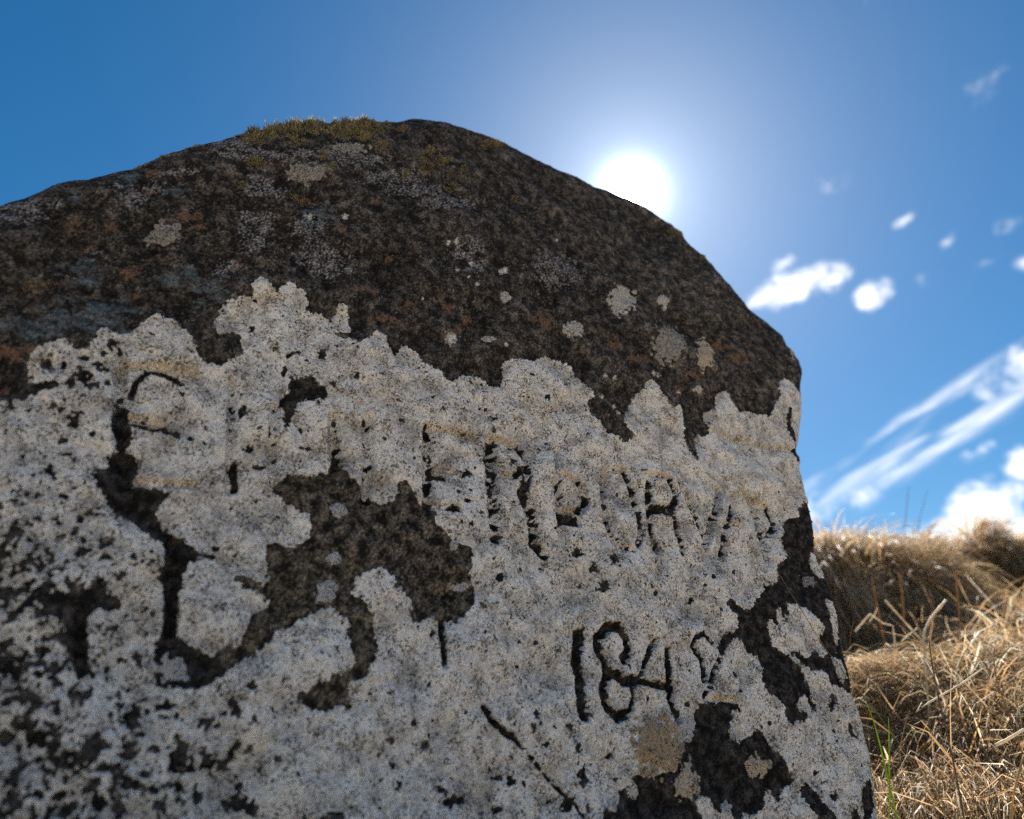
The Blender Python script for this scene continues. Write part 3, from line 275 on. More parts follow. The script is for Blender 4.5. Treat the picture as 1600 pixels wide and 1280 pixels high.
# gaps in the crust: traced spots, random specks, dark parts of strokes
spot = np.full((NG, NG), -9, np.float32)
for e in SPOT: ell_field(e, spot)
gap = (spot + .30 * fe + .22 * f10 > .05) & (spot > -.9)
gap |= (n8 * .8 + .45 * fe > 2.10 - 1.0 * lowleft + .5 * clean)        # clumped holes
gap |= (n15 * .7 + .5 * n4 + .45 * fe > 2.20 - 1.5 * lowleft + .7 * clean)
gap |= (n3 + .45 * f20 + .3 * n1 > 2.15 - .7 * lowleft + .45 * clean)   # pin holes
gap |= (n2 + .55 * f40 > 2.75 - .5 * lowleft + .2 * clean)
groove = np.zeros((NG, NG), np.float32); letter = np.full((NG, NG), -1, np.int16); beige = np.zeros((NG, NG), np.float32)
black = np.zeros((NG, NG), np.float32); lbest = np.zeros((NG, NG), np.float32)
for li, (nm, lab, strokes) in enumerate(CARVE):
    for pts, w, dk, bgv in strokes:
        sl, f = seg_field(pts, w)
        g = np.clip((f + .06 * n8[sl] + .2) / 1.05, 0, 1); g = g * (1.5 - .5 * g)
        groove[sl] = np.maximum(groove[sl], g * min(1.0, w / 110.0))
        inside = (f + .18 * fe[sl] > .05) & (f > lbest[sl] - .3)
        letter[sl] = np.where(inside, li, letter[sl]); lbest[sl] = np.maximum(lbest[sl], f)
        if dk > 0:
            z = 9 if dk >= 1 else (dk - .5) * 3.0
            dm = (f + .17 * fe[sl] + .10 * n4[sl] > .08) & (n8[sl] * .6 + .6 * n15[sl] + .4 * fe[sl] < z)
            gap[sl] |= dm; black[sl] = np.maximum(black[sl], dm)
        if bgv > 0:
            b = np.clip((f + .3 * na[sl]) * 1.6, 0, 1) * bgv
            beige[sl] = np.maximum(beige[sl], b)
Fw = blur(M, 5.0) * 2 - 1
islet = (Fw > -.88) & (n8 * .7 + .5 * fe + .9 * Fw > 1.25) & ~(groove > .2)
crumb = dark_zone & (n8 * .75 + .5 * fe + .25 * n15 > 2.0)
crust = ((Efield > 0) | islet | crumb) & ~gap
crust_s = blur(crust.astype(np.float32), .4)
# single lichen patches
patch_id = np.full((NG, NG), -1, np.int16); patch_c = patch_id.copy(); patch_f = np.zeros((NG, NG), np.float32)
for pi, (nm, lab, e, kind) in enumerate(PATCH):
    acc = np.full((NG, NG), -9, np.float32) if pi == 0 else acc
    sl = ell_field(e, acc)
    f = acc[sl] + .10 * fe[sl] + .16 * n8[sl] + .06 * n15[sl]
    ins = f > .03
    patch_id[sl] = np.where(ins, pi, patch_id[sl]); patch_c[sl] = np.where((f > -.3) & ((patch_c[sl] < 0) | ins), pi, patch_c[sl]); patch_f[sl] = np.where(ins, np.clip(f * 4, 0, 1), patch_f[sl])
    acc[sl] = -9

# ---- colour of each thing that grows there
def lerp(a, b, t): return a + (b - a) * t[..., None]
sig = lambda x: 1 / (1 + np.exp(-x))
c3 = lambda *a: np.array(a, np.float32)
rock = lerp(c3(.012, .011, .0105), c3(.115, .103, .094), sig(2.2 * (.8 * f20 + .55 * n3 + .35 * f40 - .75)))
rock = lerp(rock, c3(.085, .071, .060), np.clip(.6 * n15 + .4 * f10 - .7, 0, .5))
rock *= np.clip(1 + .22 * n60 + .15 * n25, .5, 1.7)[..., None]
rock = lerp(rock, c3(.20, .175, .15), np.clip(n2 * .45 + n4 * .35 + .3 * f40 - .75, 0, .85))
rock = lerp(rock, c3(.088, .075, .058) * np.clip(1 + .75 * f20 + .25 * n3 + .35 * n15, .08, 3)[..., None], np.clip(olive_zone * (.55 + .3 * n3), 0, 1))
rightward = np.clip((GU + .15) / .4, 0, 1) * np.ones_like(GV)
rock *= (1 + .25 * rightward[..., None].astype(np.float32))  # veiling glare of the sun put into the rock colour, lighter to the right
def zone(lst, amp=.45):
    a = np.full((NG, NG), -9, np.float32)
    for e in lst: ell_field(e, a)
    return np.where(a > -1, a + amp * f20 + amp * .5 * fe, -9)
zo = zone(ORANGE); rock = lerp(rock, c3(.15, .092, .064) * (1 + .25 * n1[..., None]), np.clip(zo * 2.2, 0, .85))
zb = zone(BLUE, .4); rock = lerp(rock, c3(.085, .11, .13) * (1 + .3 * na[..., None]), np.clip(zb * 2.5, 0, .85))
zf = zone(FLECK, .3); rock = lerp(rock, c3(.38, .38, .42), np.where((zf > -.15) & (n3 * .8 + .6 * n2 + .4 * n15 > .45), np.clip(.6 + .3 * n1, 0, 1), 0).astype(np.float32))
zs = np.full((NG, NG), -9, np.float32)
for e in SPECK: ell_field(e, zs)
rock = lerp(rock, c3(.55, .53, .50), ((zs + .35 * n3 > 0) & (zs > -.8)).astype(np.float32))
gapdark = ((gap | dark_zone) & (Efield < 9)).astype(np.float32) * (1 - np.clip(olive_zone * 1.3, 0, 1))
gapdark *= (M > .5) | dark_zone
rock = lerp(rock, c3(.017, .016, .016) * np.clip(1 + .9 * f20 + .5 * n15, .35, 4)[..., None], np.clip(gapdark * .82, 0, 1))
warm = np.clip(.45 + .9 * (GU + .2) + .35 * n15 + .2 * n25, 0, 1).astype(np.float32)
cr = lerp(c3(.675, .672, .67), c3(.80, .775, .735), warm)
cr = lerp(cr, c3(.38, .38, .385), np.clip(.25 * f40 + .30 * f20 + .25 * na - .28, 0, .7))
tanw = np.clip(.50 * na + .4 * f40 - .45, 0, 1) * np.clip(.45 + 1.6 * GV + .4 * GU + .25, .15, .9)
cr = lerp(cr, c3(.62, .51, .37), np.clip(tanw * .7, 0, .55).astype(np.float32))
ci, seam = colonies(.026)
cr *= (1 + .34 * (ci - .5))[..., None]; cr = lerp(cr, c3(.62, .55, .44), np.clip((ci * 7.3 % 1 - .72) * 1.6, 0, .4))
cr *= (1 - .55 * np.clip(1 - seam / .0013, 0, 1) * np.clip(.5 + .8 * n15, 0, 1))[..., None]
cr *= np.clip(1 + .05 * n60 + .10 * n25, .65, 1.35)[..., None]
cr = lerp(cr, c3(.60, .49, .36), np.clip(beige * 1.0 * (.65 + .3 * fe), 0, .85))
cr *= np.clip(1 + .10 * n1 + .15 * fe + .13 * f20 + .06 * n8, .35, 1.5)[..., None]
cr = lerp(cr, c3(.10, .10, .11), np.clip((n2 * .8 + fe * .5 + .4 * f40 - 1.35) * 1.5, 0, .9))
PK = {'grey': (c3(.40, .39, .37), c3(.13, .12, .11)), 'white': (c3(.58, .56, .53), c3(.34, .33, .32)), 'tan': (c3(.52, .43, .32), c3(.40, .37, .33)),
      'beige': (c3(.47, .37, .25), c3(.26, .19, .12)), 'blue': (c3(.50, .51, .54), c3(.33, .34, .37))}
pk_a = np.array([PK[p[3]][0] for p in PATCH]); pk_b = np.array([PK[p[3]][1] for p in PATCH])
pm = patch_id >= 0
pc = (patch_c >= 0) & (pm | ~crust)
tpk = np.clip(.6 + .45 * (n2[pc] * .7 + n1[pc] * .3 + .4 * n4[pc]), 0, 1)[:, None]
cr[pc] = pk_a[patch_c[pc]] * tpk + pk_b[patch_c[pc]] * (1 - tpk)
rock = np.clip(rock, .004, .6).astype(np.float32); cr = np.clip(cr, .01, .82).astype(np.float32)
mask = blur((crust | pm).astype(np.float32), .7)
pits = np.clip(.5 + .35 * f40 + .25 * n15 - .35 * clean + .35 * lowleft, 0, 1).astype(np.float32)
# ---- relief in metres
relief = .0024 * n60 + .0007 * n25 + .0003 * n15
relief += (1 - crust_s) * (.00016 * n4 + .00030 * n3 + .00030 * n2 + .00018 * n1)
relief += crust_s * (.0011 + .00012 * n4 + .00018 * n3 + .00020 * n2 + .00014 * n1) + .0005 * np.clip(blur(crust.astype(np.float32), 2.0), 0, 1)
relief += np.where(pm, .0010 * patch_f + .0003 * n2, 0)
rim = np.clip(crust_s - blur(crust.astype(np.float32), 3.0), 0, 1)
relief += .0022 * rim
relief -= .0100 * groove
part = np.where(crust, 1, 0).astype(np.int16)
part = np.where(pm, 2 + patch_id, part)
NPT = len(PATCH)
part = np.where(letter >= 0, 2 + NPT + letter, part)

def sample(a, u, v):
    x = np.clip((u - U0) / CELL, 0, NG - 1.001); y = np.clip((v - V0) / CELL, 0, NG - 1.001)
    i = x.astype(int); j = y.astype(int); f = x - i; g = y - j
    if a.ndim == 3: f = f[..., None]; g = g[..., None]
    return a[j, i] * (1 - f) * (1 - g) + a[j, i + 1] * f * (1 - g) + a[j + 1, i] * (1 - f) * g + a[j + 1, i + 1] * f * g

# ------------------------------------------------------------------ the stone itself
def resample(c, t):
    c = np.asarray(c); L = np.concatenate([[0], np.cumsum(np.hypot(*np.diff(c, axis=0).T))]); L /= L[-1]
    return np.stack([np.interp(t, L, c[:, 0]), np.interp(t, L, c[:, 1])], -1)
top = A4(TOP); right = A4(RIGHT)
corner = (top[-1] + right[0]) / 2; top[-1] = corner; right[0] = corner
right = np.vstack([right, [.248, -.40], [.250, -.53]])[::-1]
NX, NY = 1120, 860
s = np.interp(np.linspace(0, 1, NX), [0, .05, 1], [0, .10, 1])
t = np.interp(np.linspace(0, 1, NY), [0, .07, .985, 1], [0, .22, .992, 1])
ct = resample(top, s); crr = resample(right, t)
BL = np.array([-.80, -.53]); BR = right[0]; TL = top[0]; TR = corner
cb = BL + (BR - BL) * s[:, None]; cl = BL + (TL - BL) * t[:, None]
S, T = s[None, :, None], t[:, None, None]
UV = (1 - T) * cb[None] + T * ct[None] + (1 - S) * cl[:, None] + S * crr[:, None] - ((1 - S) * (1 - T) * BL + S * (1 - T) * BR + (1 - S) * T * TL + S * T * TR)
u, v = UV[..., 0], UV[..., 1]
def dist_to(c, sel):
    d = np.full(sel.sum(), 9.0); q = UV[sel]
    for a, b in zip(c[:-1], c[1:]):
        ab = b - a; tt = np.clip(((q - a) @ ab) / (ab @ ab), 0, 1)
        d = np.minimum(d, np.hypot(*(q - a - tt[:, None] * ab).T))
    return d
h = hbase(u, v)
def rounding(c, sel, r):
    d = dist_to(c, sel); k = np.clip(r - d, 0, r); h[sel] -= r - np.sqrt(np.maximum(r * r - k * k, 0))
rounding(top, np.broadcast_to((t > .82)[:, None], u.shape).copy(), .055)
rounding(right, np.broadcast_to((s > .88)[None, :], u.shape).copy(), .020)
P = O + u[..., None] * D + v[..., None] * W + h[..., None] * N
du = np.gradient(P, axis=1); dv = np.gradient(P, axis=0)
nrm = np.cross(du, dv); nrm /= np.linalg.norm(nrm, axis=-1, keepdims=True) + 1e-12
if (nrm[NY // 2, NX // 2] @ N) < 0: nrm = -nrm
fade = np.ones(u.shape); fade *= np.interp(1 - t, [0, .02, .10], [.25, .5, 1])[:, None]; fade *= np.interp(1 - s, [0, .01, .05], [.3, .6, 1])[None, :]
P = P + nrm * (sample(relief, u, v) * fade)[..., None]
C_rock = sample(rock, u, v).reshape(-1, 3); C_crust = sample(cr, u, v).reshape(-1, 3)
C_val = np.stack([sample(mask, u, v).ravel(), sample(pits, u, v).ravel(), np.zeros(u.size)], -1)
pid = part[np.clip(((v - V0) / CELL).round().astype(int), 0, NG - 1), np.clip(((u - U0) / CELL).round().astype(int), 0, NG - 1)].ravel()
BASE = Vector((0.0, 0.86, 0.0))
Vw = P.reshape(-1, 3) - np.array(BASE)
idx = np.arange(NX * NY).reshape(NY, NX)
quads = np.stack([idx[:-1, :-1], idx[:-1, 1:], idx[1:, 1:], idx[1:, :-1]], -1).reshape(-1, 4)
fid = pid[quads[:, 0]]

def stone_material():
    m = bpy.data.materials.new('lichened_stone'); m.use_nodes = True
    nt = m.node_tree; b = nt.nodes['Principled BSDF']
    def nn(t, **kw):
        n = nt.nodes.new(t)
        for k, v in kw.items(): setattr(n, k, v)
        return n
    def ln(a, b): nt.links.new(a, b)
    def att(n): a = nn('ShaderNodeAttribute'); a.attribute_name = n; return a.outputs['Color']
    def mth(op, a, b_=None):
        n = nn('ShaderNodeMath', operation=op)
        for i, v in enumerate((a, b_)):
            if v is None: continue
            if isinstance(v, (int, float)): n.inputs[i].default_value = v
            else: ln(v, n.inputs[i])
        return n.outputs[0]
    def rng_(x, a, c, lo=0.0, hi=1.0, smooth=False):
        n = nn('ShaderNodeMapRange', interpolation_type='SMOOTHSTEP' if smooth else 'LINEAR'); ln(x, n.inputs[0])
        for i, v in zip((1, 2, 3, 4), (a, c, lo, hi)): n.inputs[i].default_value = v
        return n.outputs[0]
    tc = nn('ShaderNodeTexCoord')
    def noise_tex(scale, detail, rough):
        n = nn('ShaderNodeTexNoise'); n.inputs['Scale'].default_value = scale; n.inputs['Detail'].default_value = detail; n.inputs['Roughness'].default_value = rough
        ln(tc.outputs['Object'], n.inputs['Vector']); return n.outputs['Fac']
    grain = noise_tex(650, 4, .75); ragged = noise_tex(330, 5, .7); gran = noise_tex(420, 3, .65)
    sep = nn('ShaderNodeSeparateColor'); ln(att('cover'), sep.inputs[0])
    cover = rng_(mth('ADD', sep.outputs[0], mth('MULTIPLY', mth('SUBTRACT', ragged, .5), 1.1)), .40, .60, smooth=True)
    pit = rng_(mth('ADD', gran, mth('MULTIPLY', sep.outputs[1], .10)), .622, .672, smooth=True)
    cover = mth('MULTIPLY', cover, mth('SUBTRACT', 1.0, mth('MULTIPLY', pit, .92)))
    def scaled(c, f):
        n = nn('ShaderNodeVectorMath', operation='SCALE'); ln(c, n.inputs[0]); ln(f, n.inputs['Scale']); return n.outputs[0]
    lich = scaled(att('lichen_colour'), rng_(grain, .25, .75, .55, 1.42))
    rk = scaled(att('rock_colour'), rng_(gran, .30, .70, .25, 1.95))
    mx = nn('ShaderNodeMix', data_type='RGBA'); ln(cover, mx.inputs['Factor']); ln(rk, mx.inputs[6]); ln(lich, mx.inputs[7])
    ln(mx.outputs[2], b.inputs['Base Color'])
    g = nn('ShaderNodeTexVoronoi'); g.inputs['Scale'].default_value = 420; ln(tc.outputs['Object'], g.inputs['Vector'])
    bp = nn('ShaderNodeBump'); bp.inputs['Distance'].default_value = .0012; bp.inputs['Strength'].default_value = .8
    hgt = mth('ADD', mth('ADD', mth('MULTIPLY', g.outputs['Distance'], .6), grain), mth('MULTIPLY', cover, .55))
    ln(hgt, bp.inputs['Height']); ln(bp.outputs[0], b.inputs['Normal'])
    b.inputs['Roughness'].default_value = .9
    b.inputs['Specular IOR Level'].default_value = .2
    return m
stone_mat = stone_material()
stone = new_obj('carved_stone', None, label='weathered upright stone carved with letters and a date, crusted with white lichen', cat='stone')
stone.location = BASE
def cut_part(name, sel_faces, label=None, extra=None):
    q = quads[sel_faces]
    if len(q) == 0: return None
    used, inv = np.unique(q, return_inverse=True)
    VV, qq = Vw[used], inv.reshape(-1, 4); att = [C_rock[used], C_crust[used], C_val[used]]
    if extra:
        eV, eQ, eT, eC, ring = extra
        lut = {int(k): i for i, k in enumerate(used)}
        base = len(VV); mp = np.array([lut.get(int(k), -1) for k in ring])
        miss = np.where(mp < 0)[0]; VV = np.vstack([VV, Vw[ring[miss]]]); att = [np.vstack([a_, b_[ring[miss]]]) for a_, b_ in zip(att, (C_rock, C_crust, C_val))]
        mp[miss] = base + np.arange(len(miss)); off = len(VV)
        nr = len(ring); m2 = np.concatenate([mp, off + np.arange(len(eV))])
        VV = np.vstack([VV, eV]); att = [np.vstack([a_, eC * (0 if i_ == 2 else 1)]) for i_, a_ in enumerate(att)]
        qq = np.vstack([qq, m2[eQ]]); ft = m2[eT]
    else: ft = None
    me = mesh_np(name, VV, qq, True, ft)
    for an, av in zip(('rock_colour', 'lichen_colour', 'cover'), att): add_col(me, an, av)
    me.materials.append(stone_mat)
    return new_obj(name, me, stone, label)
# the hidden sides and back close the stone
ring = np.concatenate([idx[0, :-1], idx[:-1, -1], idx[-1, :0:-1], idx[:0:-1, 0]])
nr = len(ring); K = 10; ringP = Vw[ring]; cen = ringP.mean(0); eV = []
pert = np.interp(np.arange(nr), np.linspace(0, nr, 60), np.concatenate([rng.normal(0, 1, 59), [0]]))
for k in range(1, K + 1):
    dpt = .27 * (k / K) ** 1.2
    inn = -.10 * (k / K) ** 2 + .006 * pert * math.sin(k * 1.3) * (k / K)
    q = ringP - N * dpt; q = q + (cen - ringP) * (-inn)[:, None] * np.array([1, 1, 1]) if hasattr(inn, '__len__') else q
    eV.append(q)
eV.append((eV[-1].mean(0))[None] - N * .02)
eV = np.vstack(eV)
allr = np.arange(nr); nx = (allr + 1) % nr; eQ = []
for k in range(K):
    a = allr + k * nr; b_ = nx + k * nr; eQ.append(np.stack([b_, a, a + nr, b_ + nr], -1))
eQ = np.vstack(eQ); lastc = nr * (K + 1)
eT = np.stack([nx + K * nr, allr + K * nr, np.full(nr, lastc)], -1)
eC = np.tile(c3(.045, .04, .035), (len(eV), 1)) * rng.uniform(.5, 1.5, (len(eV), 1))
cut_part('stone_body', fid == 0, None, (eV, eQ, eT, eC, ring))
cut_part('lichen_crust', fid == 1, 'ragged white and grey lichen crust over the carved face')
for pi, p in enumerate(PATCH): cut_part(p[0], fid == 2 + pi, p[1])
for li, p in enumerate(CARVE): cut_part(p[0], fid == 2 + NPT + li, p[1])

# ------------------------------------------------------------------ blades: shared builder for grass and moss
def blades(name, root, tip, mid, width, side, tint, segs=4, tip_w=.15):
    """curved ribbons: quadratic curves root-mid-tip; arrays of n"""
    n = len(root); tt = np.linspace(0, 1, segs + 1)
    rows = []
    for k in tt:
        c = root * (1 - k) ** 2 + mid * 2 * k * (1 - k) + tip * k * k
        w = (width * (1 - k) ** .7 + width * tip_w * k)[:, None] * .5
        rows.append(c - side * w); rows.append(c + side * w)
    V = np.stack(rows, 1).reshape(-1, 3)
    b = (np.arange(n) * 2 * (segs + 1))[:, None]
    Q = np.concatenate([b + np.array([[2 * k, 2 * k + 1, 2 * k + 3, 2 * k + 2]]) for k in range(segs)], 1).reshape(-1, 4)
    me = mesh_np(name, V, Q, True)
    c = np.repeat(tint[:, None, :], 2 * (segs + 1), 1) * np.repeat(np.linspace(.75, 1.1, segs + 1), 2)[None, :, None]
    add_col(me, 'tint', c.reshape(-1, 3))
    return me
def unit(a): return a / (np.linalg.norm(a, axis=-1, keepdims=True) + 1e-12)
def leaf_material(name, trans, rough, spec):
    m = bpy.data.materials.new(name); m.use_nodes = True; nt = m.node_tree
    b = nt.nodes['Principled BSDF']; out = nt.nodes['Material Output']
    at = nt.nodes.new('ShaderNodeAttribute'); at.attribute_name = 'tint'
    tcn = nt.nodes.new('ShaderNodeTexCoord'); nz = nt.nodes.new('ShaderNodeTexNoise'); nz.inputs['Scale'].default_value = 60
    nt.links.new(tcn.outputs['Object'], nz.inputs['Vector'])
    mr = nt.nodes.new('ShaderNodeMapRange'); mr.inputs[1].default_value = .3; mr.inputs[2].default_value = .7; mr.inputs[3].default_value = .75; mr.inputs[4].default_value = 1.2
    nt.links.new(nz.outputs['Fac'], mr.inputs[0])
    sc_ = nt.nodes.new('ShaderNodeVectorMath'); sc_.operation = 'SCALE'
    nt.links.new(at.outputs['Color'], sc_.inputs[0]); nt.links.new(mr.outputs[0], sc_.inputs['Scale'])
    nt.links.new(sc_.outputs[0], b.inputs['Base Color'])
    b.inputs['Roughness'].default_value = rough; b.inputs['Specular IOR Level'].default_value = spec
    tr = nt.nodes.new('ShaderNodeBsdfTranslucent'); nt.links.new(sc_.outputs[0], tr.inputs[0])
    mx = nt.nodes.new('ShaderNodeMixShader'); mx.inputs[0].default_value = trans
    nt.links.new(b.outputs[0], mx.inputs[1]); nt.links.new(tr.outputs[0], mx.inputs[2])
    nt.links.new(mx.outputs[0], out.inputs[0])
    return m
grass_mat = leaf_material('dry_grass', .45, .6, .2)
moss_mat = leaf_material('moss', .30, .8, .2)

# ------------------------------------------------------------------ moss cushions on the stone
Pf = P.reshape(-1, 3); Nf = nrm.reshape(-1, 3); UVf = UV.reshape(-1, 2)
for lab, e in MOSS:
    c, a, b = A4(e[:2]), A4(e[2:4]), A4(e[4:6])
    det = a[0] * b[1] - a[1] * b[0]; q = UVf - c
    pp = (q[:, 0] * b[1] - q[:, 1] * b[0]) / det; qq = (q[:, 1] * a[0] - q[:, 0] * a[1]) / det
    rr = pp ** 2 + qq ** 2
    wob = 1 + .35 * sample(n15, UVf[:, 0], UVf[:, 1]) + .3 * sample(n8, UVf[:, 0], UVf[:, 1])
    sel = np.where(rr < 1.35 * np.clip(wob, .15, 1.7))[0]
    if len(sel) == 0: continue
    area = math.pi * abs(det); n = int(min(4200, max(140, area * 1.5e6)))
    k = rng.choice(sel, n)
    root = Pf[k] - Nf[k] * .001; nv = Nf[k] * .55 + np.array([0, 0, .75]) + rng.normal(0, .45, (n, 3))
    nv = unit(nv)
    sz = min(1.0, .35 + math.sqrt(area) / .09)
    hgt = (.005 + .010 * np.clip(1 - rr[k], 0, 1) * (1 + .5 * sample(n8, UVf[k, 0], UVf[k, 1]))) * sz * rng.uniform(.5, 1.25, n)
    hgt = np.clip(hgt * .6 * np.clip(.75 + .4 * sample(n15, UVf[k, 0], UVf[k, 1]), .25, 1.4), .002, .016)
    tip = root + nv * hgt[:, None]; mid = (root + tip) / 2 + rng.normal(0, .0012, (n, 3))
    base_c = np.array([.27, .245, .145]) if rng.random() > .3 else np.array([.25, .205, .13])
    tint = base_c * rng.uniform(.45, 1.35, (n, 1)) * (1 + rng.normal(0, .08, (n, 3)))
    side = unit(np.cross(nv, rng.normal(0, 1, (n, 3))))
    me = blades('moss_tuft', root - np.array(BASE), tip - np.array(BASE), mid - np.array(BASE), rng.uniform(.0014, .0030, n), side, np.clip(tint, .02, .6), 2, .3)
    me.materials.append(moss_mat)
    new_obj('moss_tuft', me, stone, lab)

# ------------------------------------------------------------------ ground: flat in front, a grassy bank behind
MOUNDS = [(.70, 1.12, .30, .245), (.96, 2.27, .38, .25), (1.70, 2.68, .23, .33), (1.05, 1.55, .26, .05), (1.22, 2.98, .36, .27), (.36, 1.55, .35, .10)]
def ground_z(x, y):
    p = .5 * x + .866 * y
    z = np.interp(p, [-50, .85, 1.0, 1.25, 1.6, 2.1, 2.5, 3.0, 3.8, 6, 40, 400], [0, 0, .0, .04, .30, .545, .575, .62, .70, .68, .9, 1.8])
    for mx, my, r, hh in MOUNDS:
        q = ((x - mx) ** 2 + (y - my) ** 2) / r ** 2
        z = z + hh * np.exp(-.9 * q ** 3.2)
    return z + .015 * np.sin(x * 5.1 + 1) * np.cos(y * 4.3) + .008 * np.sin(x * 13 + y * 9)
g1 = np.concatenate([-np.geomspace(900, 4.2, 26), np.linspace(-4, 5, 190), np.geomspace(5.2, 900, 26)])
gx, gy = np.meshgrid(g1, g1)
gz = ground_z(gx, gy); gz = np.where(np.hypot(gx, gy) > 60, np.minimum(gz, 1.5), gz)
gi = np.arange(len(g1) ** 2).reshape(len(g1), -1)
gq = np.stack([gi[:-1, :-1], gi[:-1, 1:], gi[1:, 1:], gi[1:, :-1]], -1).reshape(-1, 4)
gme = mesh_np('ground', np.stack([gx, gy, gz], -1).reshape(-1, 3), gq)
gm = bpy.data.materials.new('dry_turf'); gm.use_nodes = True
nt = gm.node_tree; b = nt.nodes['Principled BSDF']; b.inputs['Roughness'].default_value = .95; b.inputs['Specular IOR Level'].default_value = .1
tcn = nt.nodes.new('ShaderNodeTexCoord'); nz = nt.nodes.new('ShaderNodeTexNoise'); nz.inputs['Scale'].default_value = 9; nz.inputs['Detail'].default_value = 8
nt.links.new(tcn.outputs['Object'], nz.inputs['Vector'])
cr_ = nt.nodes.new('ShaderNodeValToRGB'); cr_.color_ramp.elements[0].position = .3; cr_.color_ramp.elements[0].color = (.15, .10, .055, 1)
cr_.color_ramp.elements[1].position = .7; cr_.color_ramp.elements[1].color = (.52, .40, .26, 1)
nt.links.new(nz.outputs['Fac'], cr_.inputs[0]); nt.links.new(cr_.outputs[0], b.inputs['Base Color'])
gme.materials.append(gm)
new_obj('ground', gme, kind='structure')

# ------------------------------------------------------------------ grass
PAL = np.array([[.54, .37, .19], [.62, .47, .28], [.44, .27, .13], [.70, .60, .46], [.30, .19, .10], [.46, .37, .29]])
def grass(x, y, outx, outy, L, droop, wid, pale=.2, spread=1.0, jit=.45, tmul=None):
    n = len(x); z = ground_z(x, y)
    root = np.stack([x, y, z - .01], -1)
    o = np.stack([outx, outy, np.zeros(n)], -1) + rng.normal(0, jit, (n, 3)) * np.array([1, 1, 0])
    o = unit(o)
    up = np.array([0, 0, 1.0])
    mid = root + up * (L * np.clip(.66 - .34 * droop, .1, .7))[:, None] + o * (L * .32 * spread)[:, None] + rng.normal(0, .012, (n, 3))
    tip = root + o * (L * (.45 + .30 * droop) * spread)[:, None] + up * (L * (.75 - 1.15 * droop))[:, None] + rng.normal(0, .02, (n, 3))
    gzt = ground_z(tip[:, 0], tip[:, 1]); tip[:, 2] = np.maximum(tip[:, 2], gzt + .004)
    pk = rng.choice(len(PAL), n, p=[.27, .20, .2, pale * .5, .23 - pale * .25, .1 - pale * .25])
    tint = PAL[pk] * rng.uniform(.75, 1.15, (n, 1)) * (1 if tmul is None else tmul[:, None])
    side = unit(np.cross(tip - root, rng.normal(0, 1, (n, 3))))
    return root, tip, mid, wid * rng.uniform(.6, 1.4, n) * np.where(rng.random(n) < .07, 2.2, 1.0), side, np.clip(tint, .03, .7)
TUSS = [(0, 36000, .0012, .205, 'nearest shaded tussock of long drooping dry grass beside the stone'),
        (1, 16000, .0028, .22, 'broad brown tussock with a dark face on the bank behind the stone'),
        (2, 6000, .0042, .24, 'dark rounded tussock on the skyline at the right edge'),
        (3, 5000, .0026, .20, 'bright bleached tussock behind the nearest one'),
        (4, 7000, .0036, .20, 'sunlit tussock on the crest of the bank next to the stone')]
for mi, n, wd, L, lab in TUSS:
    mx, my, r, hh = MOUNDS[mi]
    # blades stand in clumps that share a lean, a length and a tone
    nc = max(20, n // (60 if mi == 0 else 90)); cl = rng.integers(0, nc, n)
    crad = r * 1.12 * np.sqrt(rng.random(nc)); ca = rng.uniform(0, 2 * math.pi, nc)
    ccx, ccy = crad * np.cos(ca), crad * np.sin(ca)
    lean = unit(np.stack([ccx, ccy - .25 * r], -1)) * (.4 + (crad / r)[:, None]) + rng.normal(0, .35, (nc, 2))
    cs = (.10 if mi == 0 else .08) * r
    bx, by = ccx[cl] + rng.normal(0, cs, n), ccy[cl] + rng.normal(0, cs, n)
    fr = np.hypot(bx, by) / r
    cL = rng.uniform(.6, 1.3, nc)[cl]; cT = rng.uniform(.55, 1.25, nc)[cl]; cd = rng.normal(0, .18, nc)[cl]
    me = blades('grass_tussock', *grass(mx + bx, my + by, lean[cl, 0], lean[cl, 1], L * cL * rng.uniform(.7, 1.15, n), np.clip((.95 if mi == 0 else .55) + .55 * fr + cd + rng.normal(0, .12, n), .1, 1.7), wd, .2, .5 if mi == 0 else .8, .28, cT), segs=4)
    me.materials.append(grass_mat)
    new_obj('grass_tussock', me, None, lab, 'grass tussock', 'grass tussocks on the bank')
n = 34000
p_ = 1.0 + 3.2 * rng.random(n) ** 1.2; q_ = rng.uniform(-1.0, 1.1, n) * (.4 + .35 * p_)
x = .5 * p_ + .866 * q_; y = .866 * p_ - .5 * q_
keep = ~((x < .42) & (y < 1.25)) & (np.hypot(x - .70, y - 1.12) > .36)
x, y = x[keep], y[keep]; n = len(x)
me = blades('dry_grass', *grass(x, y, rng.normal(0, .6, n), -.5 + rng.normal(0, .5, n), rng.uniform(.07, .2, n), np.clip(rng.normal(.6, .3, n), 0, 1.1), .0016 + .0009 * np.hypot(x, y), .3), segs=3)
me.materials.append(grass_mat); new_obj('dry_grass', me, None, 'short bleached dry grass covering the bank', 'grass', kind='stuff')
# turf around the foot of the stone
n = 12000
x = rng.uniform(-1.3, 1.3, n); y = rng.uniform(.1, 1.3, n)
e = (x - O[0]) * N[0] + (y - O[1]) * N[1]; du_ = (x - O[0]) * D[0] + (y - O[1]) * D[1]
keep = ((e > .035) | (e < -.40) | (du_ > .27)) & (np.hypot(x, y) > .35); x, y = x[keep], y[keep]; n = len(x)
me = blades('turf', *grass(x, y, rng.normal(0, .6, n), rng.normal(0, .6, n), rng.uniform(.05, .15, n), np.clip(rng.normal(.4, .3, n), 0, 1), .0022), segs=3)
me.materials.append(grass_mat); new_obj('turf', me, None, 'dry turf around the foot of the stone', 'grass', kind='stuff')

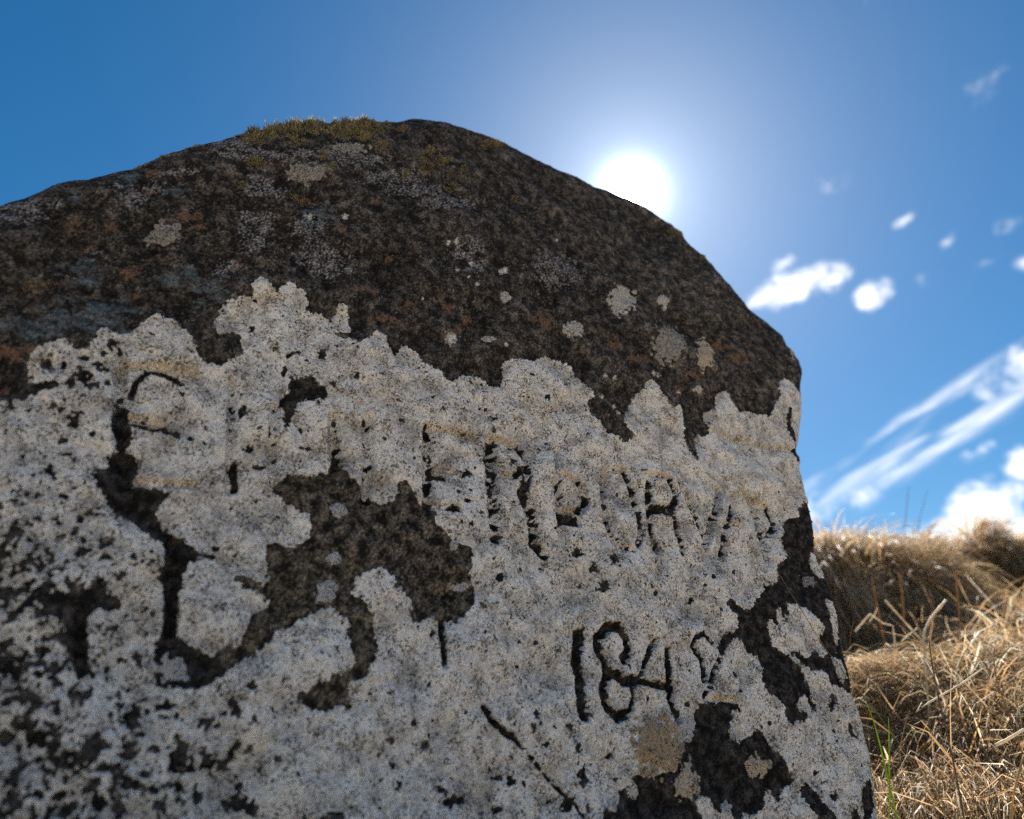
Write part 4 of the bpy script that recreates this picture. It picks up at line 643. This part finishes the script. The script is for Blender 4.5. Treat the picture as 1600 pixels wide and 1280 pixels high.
# ------------------------------------------------------------------ single stems
SC = {'brown': (.26, .19, .12), 'pale': (.66, .58, .45), 'tan': (.52, .36, .17), 'green': (.30, .42, .04), 'amber': (.40, .25, .13)}
for nm, lab, pts, r0, r1, c in STEMS:
    Q = A4(pts); m_ = len(Q); r0 *= .55; r1 *= .55
    tt = np.linspace(0, m_ - 1, (m_ - 1) * 5 + 1); 
    from_cr = np.stack([np.interp(tt, np.arange(m_), Q[:, k]) for k in range(3)], -1)
    if c != 'pale':
        for _ in range(3): from_cr[1:-1] = (from_cr[:-2] + 2 * from_cr[1:-1] + from_cr[2:]) / 4
    # grow the foot down to the ground
    f0 = from_cr[0]; gz0 = float(ground_z(f0[0], f0[1]))
    if f0[2] > gz0:
        d0 = unit(from_cr[0] - from_cr[2])
        if d0[2] < -.75:      # upright stems run on down into the turf; fallen straws lie on it
            ln_ = min(.16, (f0[2] - gz0 + .02) / -d0[2]); from_cr = np.vstack([f0 + d0 * ln_, from_cr])
    n = len(from_cr); rad = np.linspace(r0, r1, n); tg = unit(np.gradient(from_cr, axis=0))
    s1 = unit(np.cross(tg, np.array([.3, 1, .2]))); s2 = np.cross(tg, s1); KK = 7
    a = np.linspace(0, 2 * math.pi, KK, endpoint=False); flat = .35 if c == 'green' else 1.0
    ring_ = from_cr[:, None] + rad[:, None, None] * (np.cos(a)[None, :, None] * s1[:, None] + flat * np.sin(a)[None, :, None] * s2[:, None])
    knot = 1 + .12 * rng.normal(0, 1, n)[:, None, None] * (c != 'green')
    ring_ = from_cr[:, None] + (ring_ - from_cr[:, None]) * knot
    i_ = np.arange(n * KK).reshape(n, KK); j_ = np.roll(i_, -1, 1)
    Qf = np.stack([i_[:-1], j_[:-1], j_[1:], i_[1:]], -1).reshape(-1, 4)
    org = from_cr[0].copy()
    V = np.vstack([ring_.reshape(-1, 3), from_cr[-1:] + tg[-1:] * r1, from_cr[:1]]) - org
    tri = np.vstack([np.stack([i_[-1], j_[-1], np.full(KK, n * KK)], -1), np.stack([j_[0], i_[0], np.full(KK, n * KK + 1)], -1)])
    me = mesh_np(nm, V, Qf, True, tri)
    add_col(me, 'tint', np.tile(np.array(SC[c]), (len(V), 1)) * rng.uniform(.85, 1.1, (len(V), 1)))
    me.materials.append(grass_mat)
    o = new_obj(nm, me, None, lab, nm.replace('_', ' '), 'single dry stems and blades')
    o.location = org
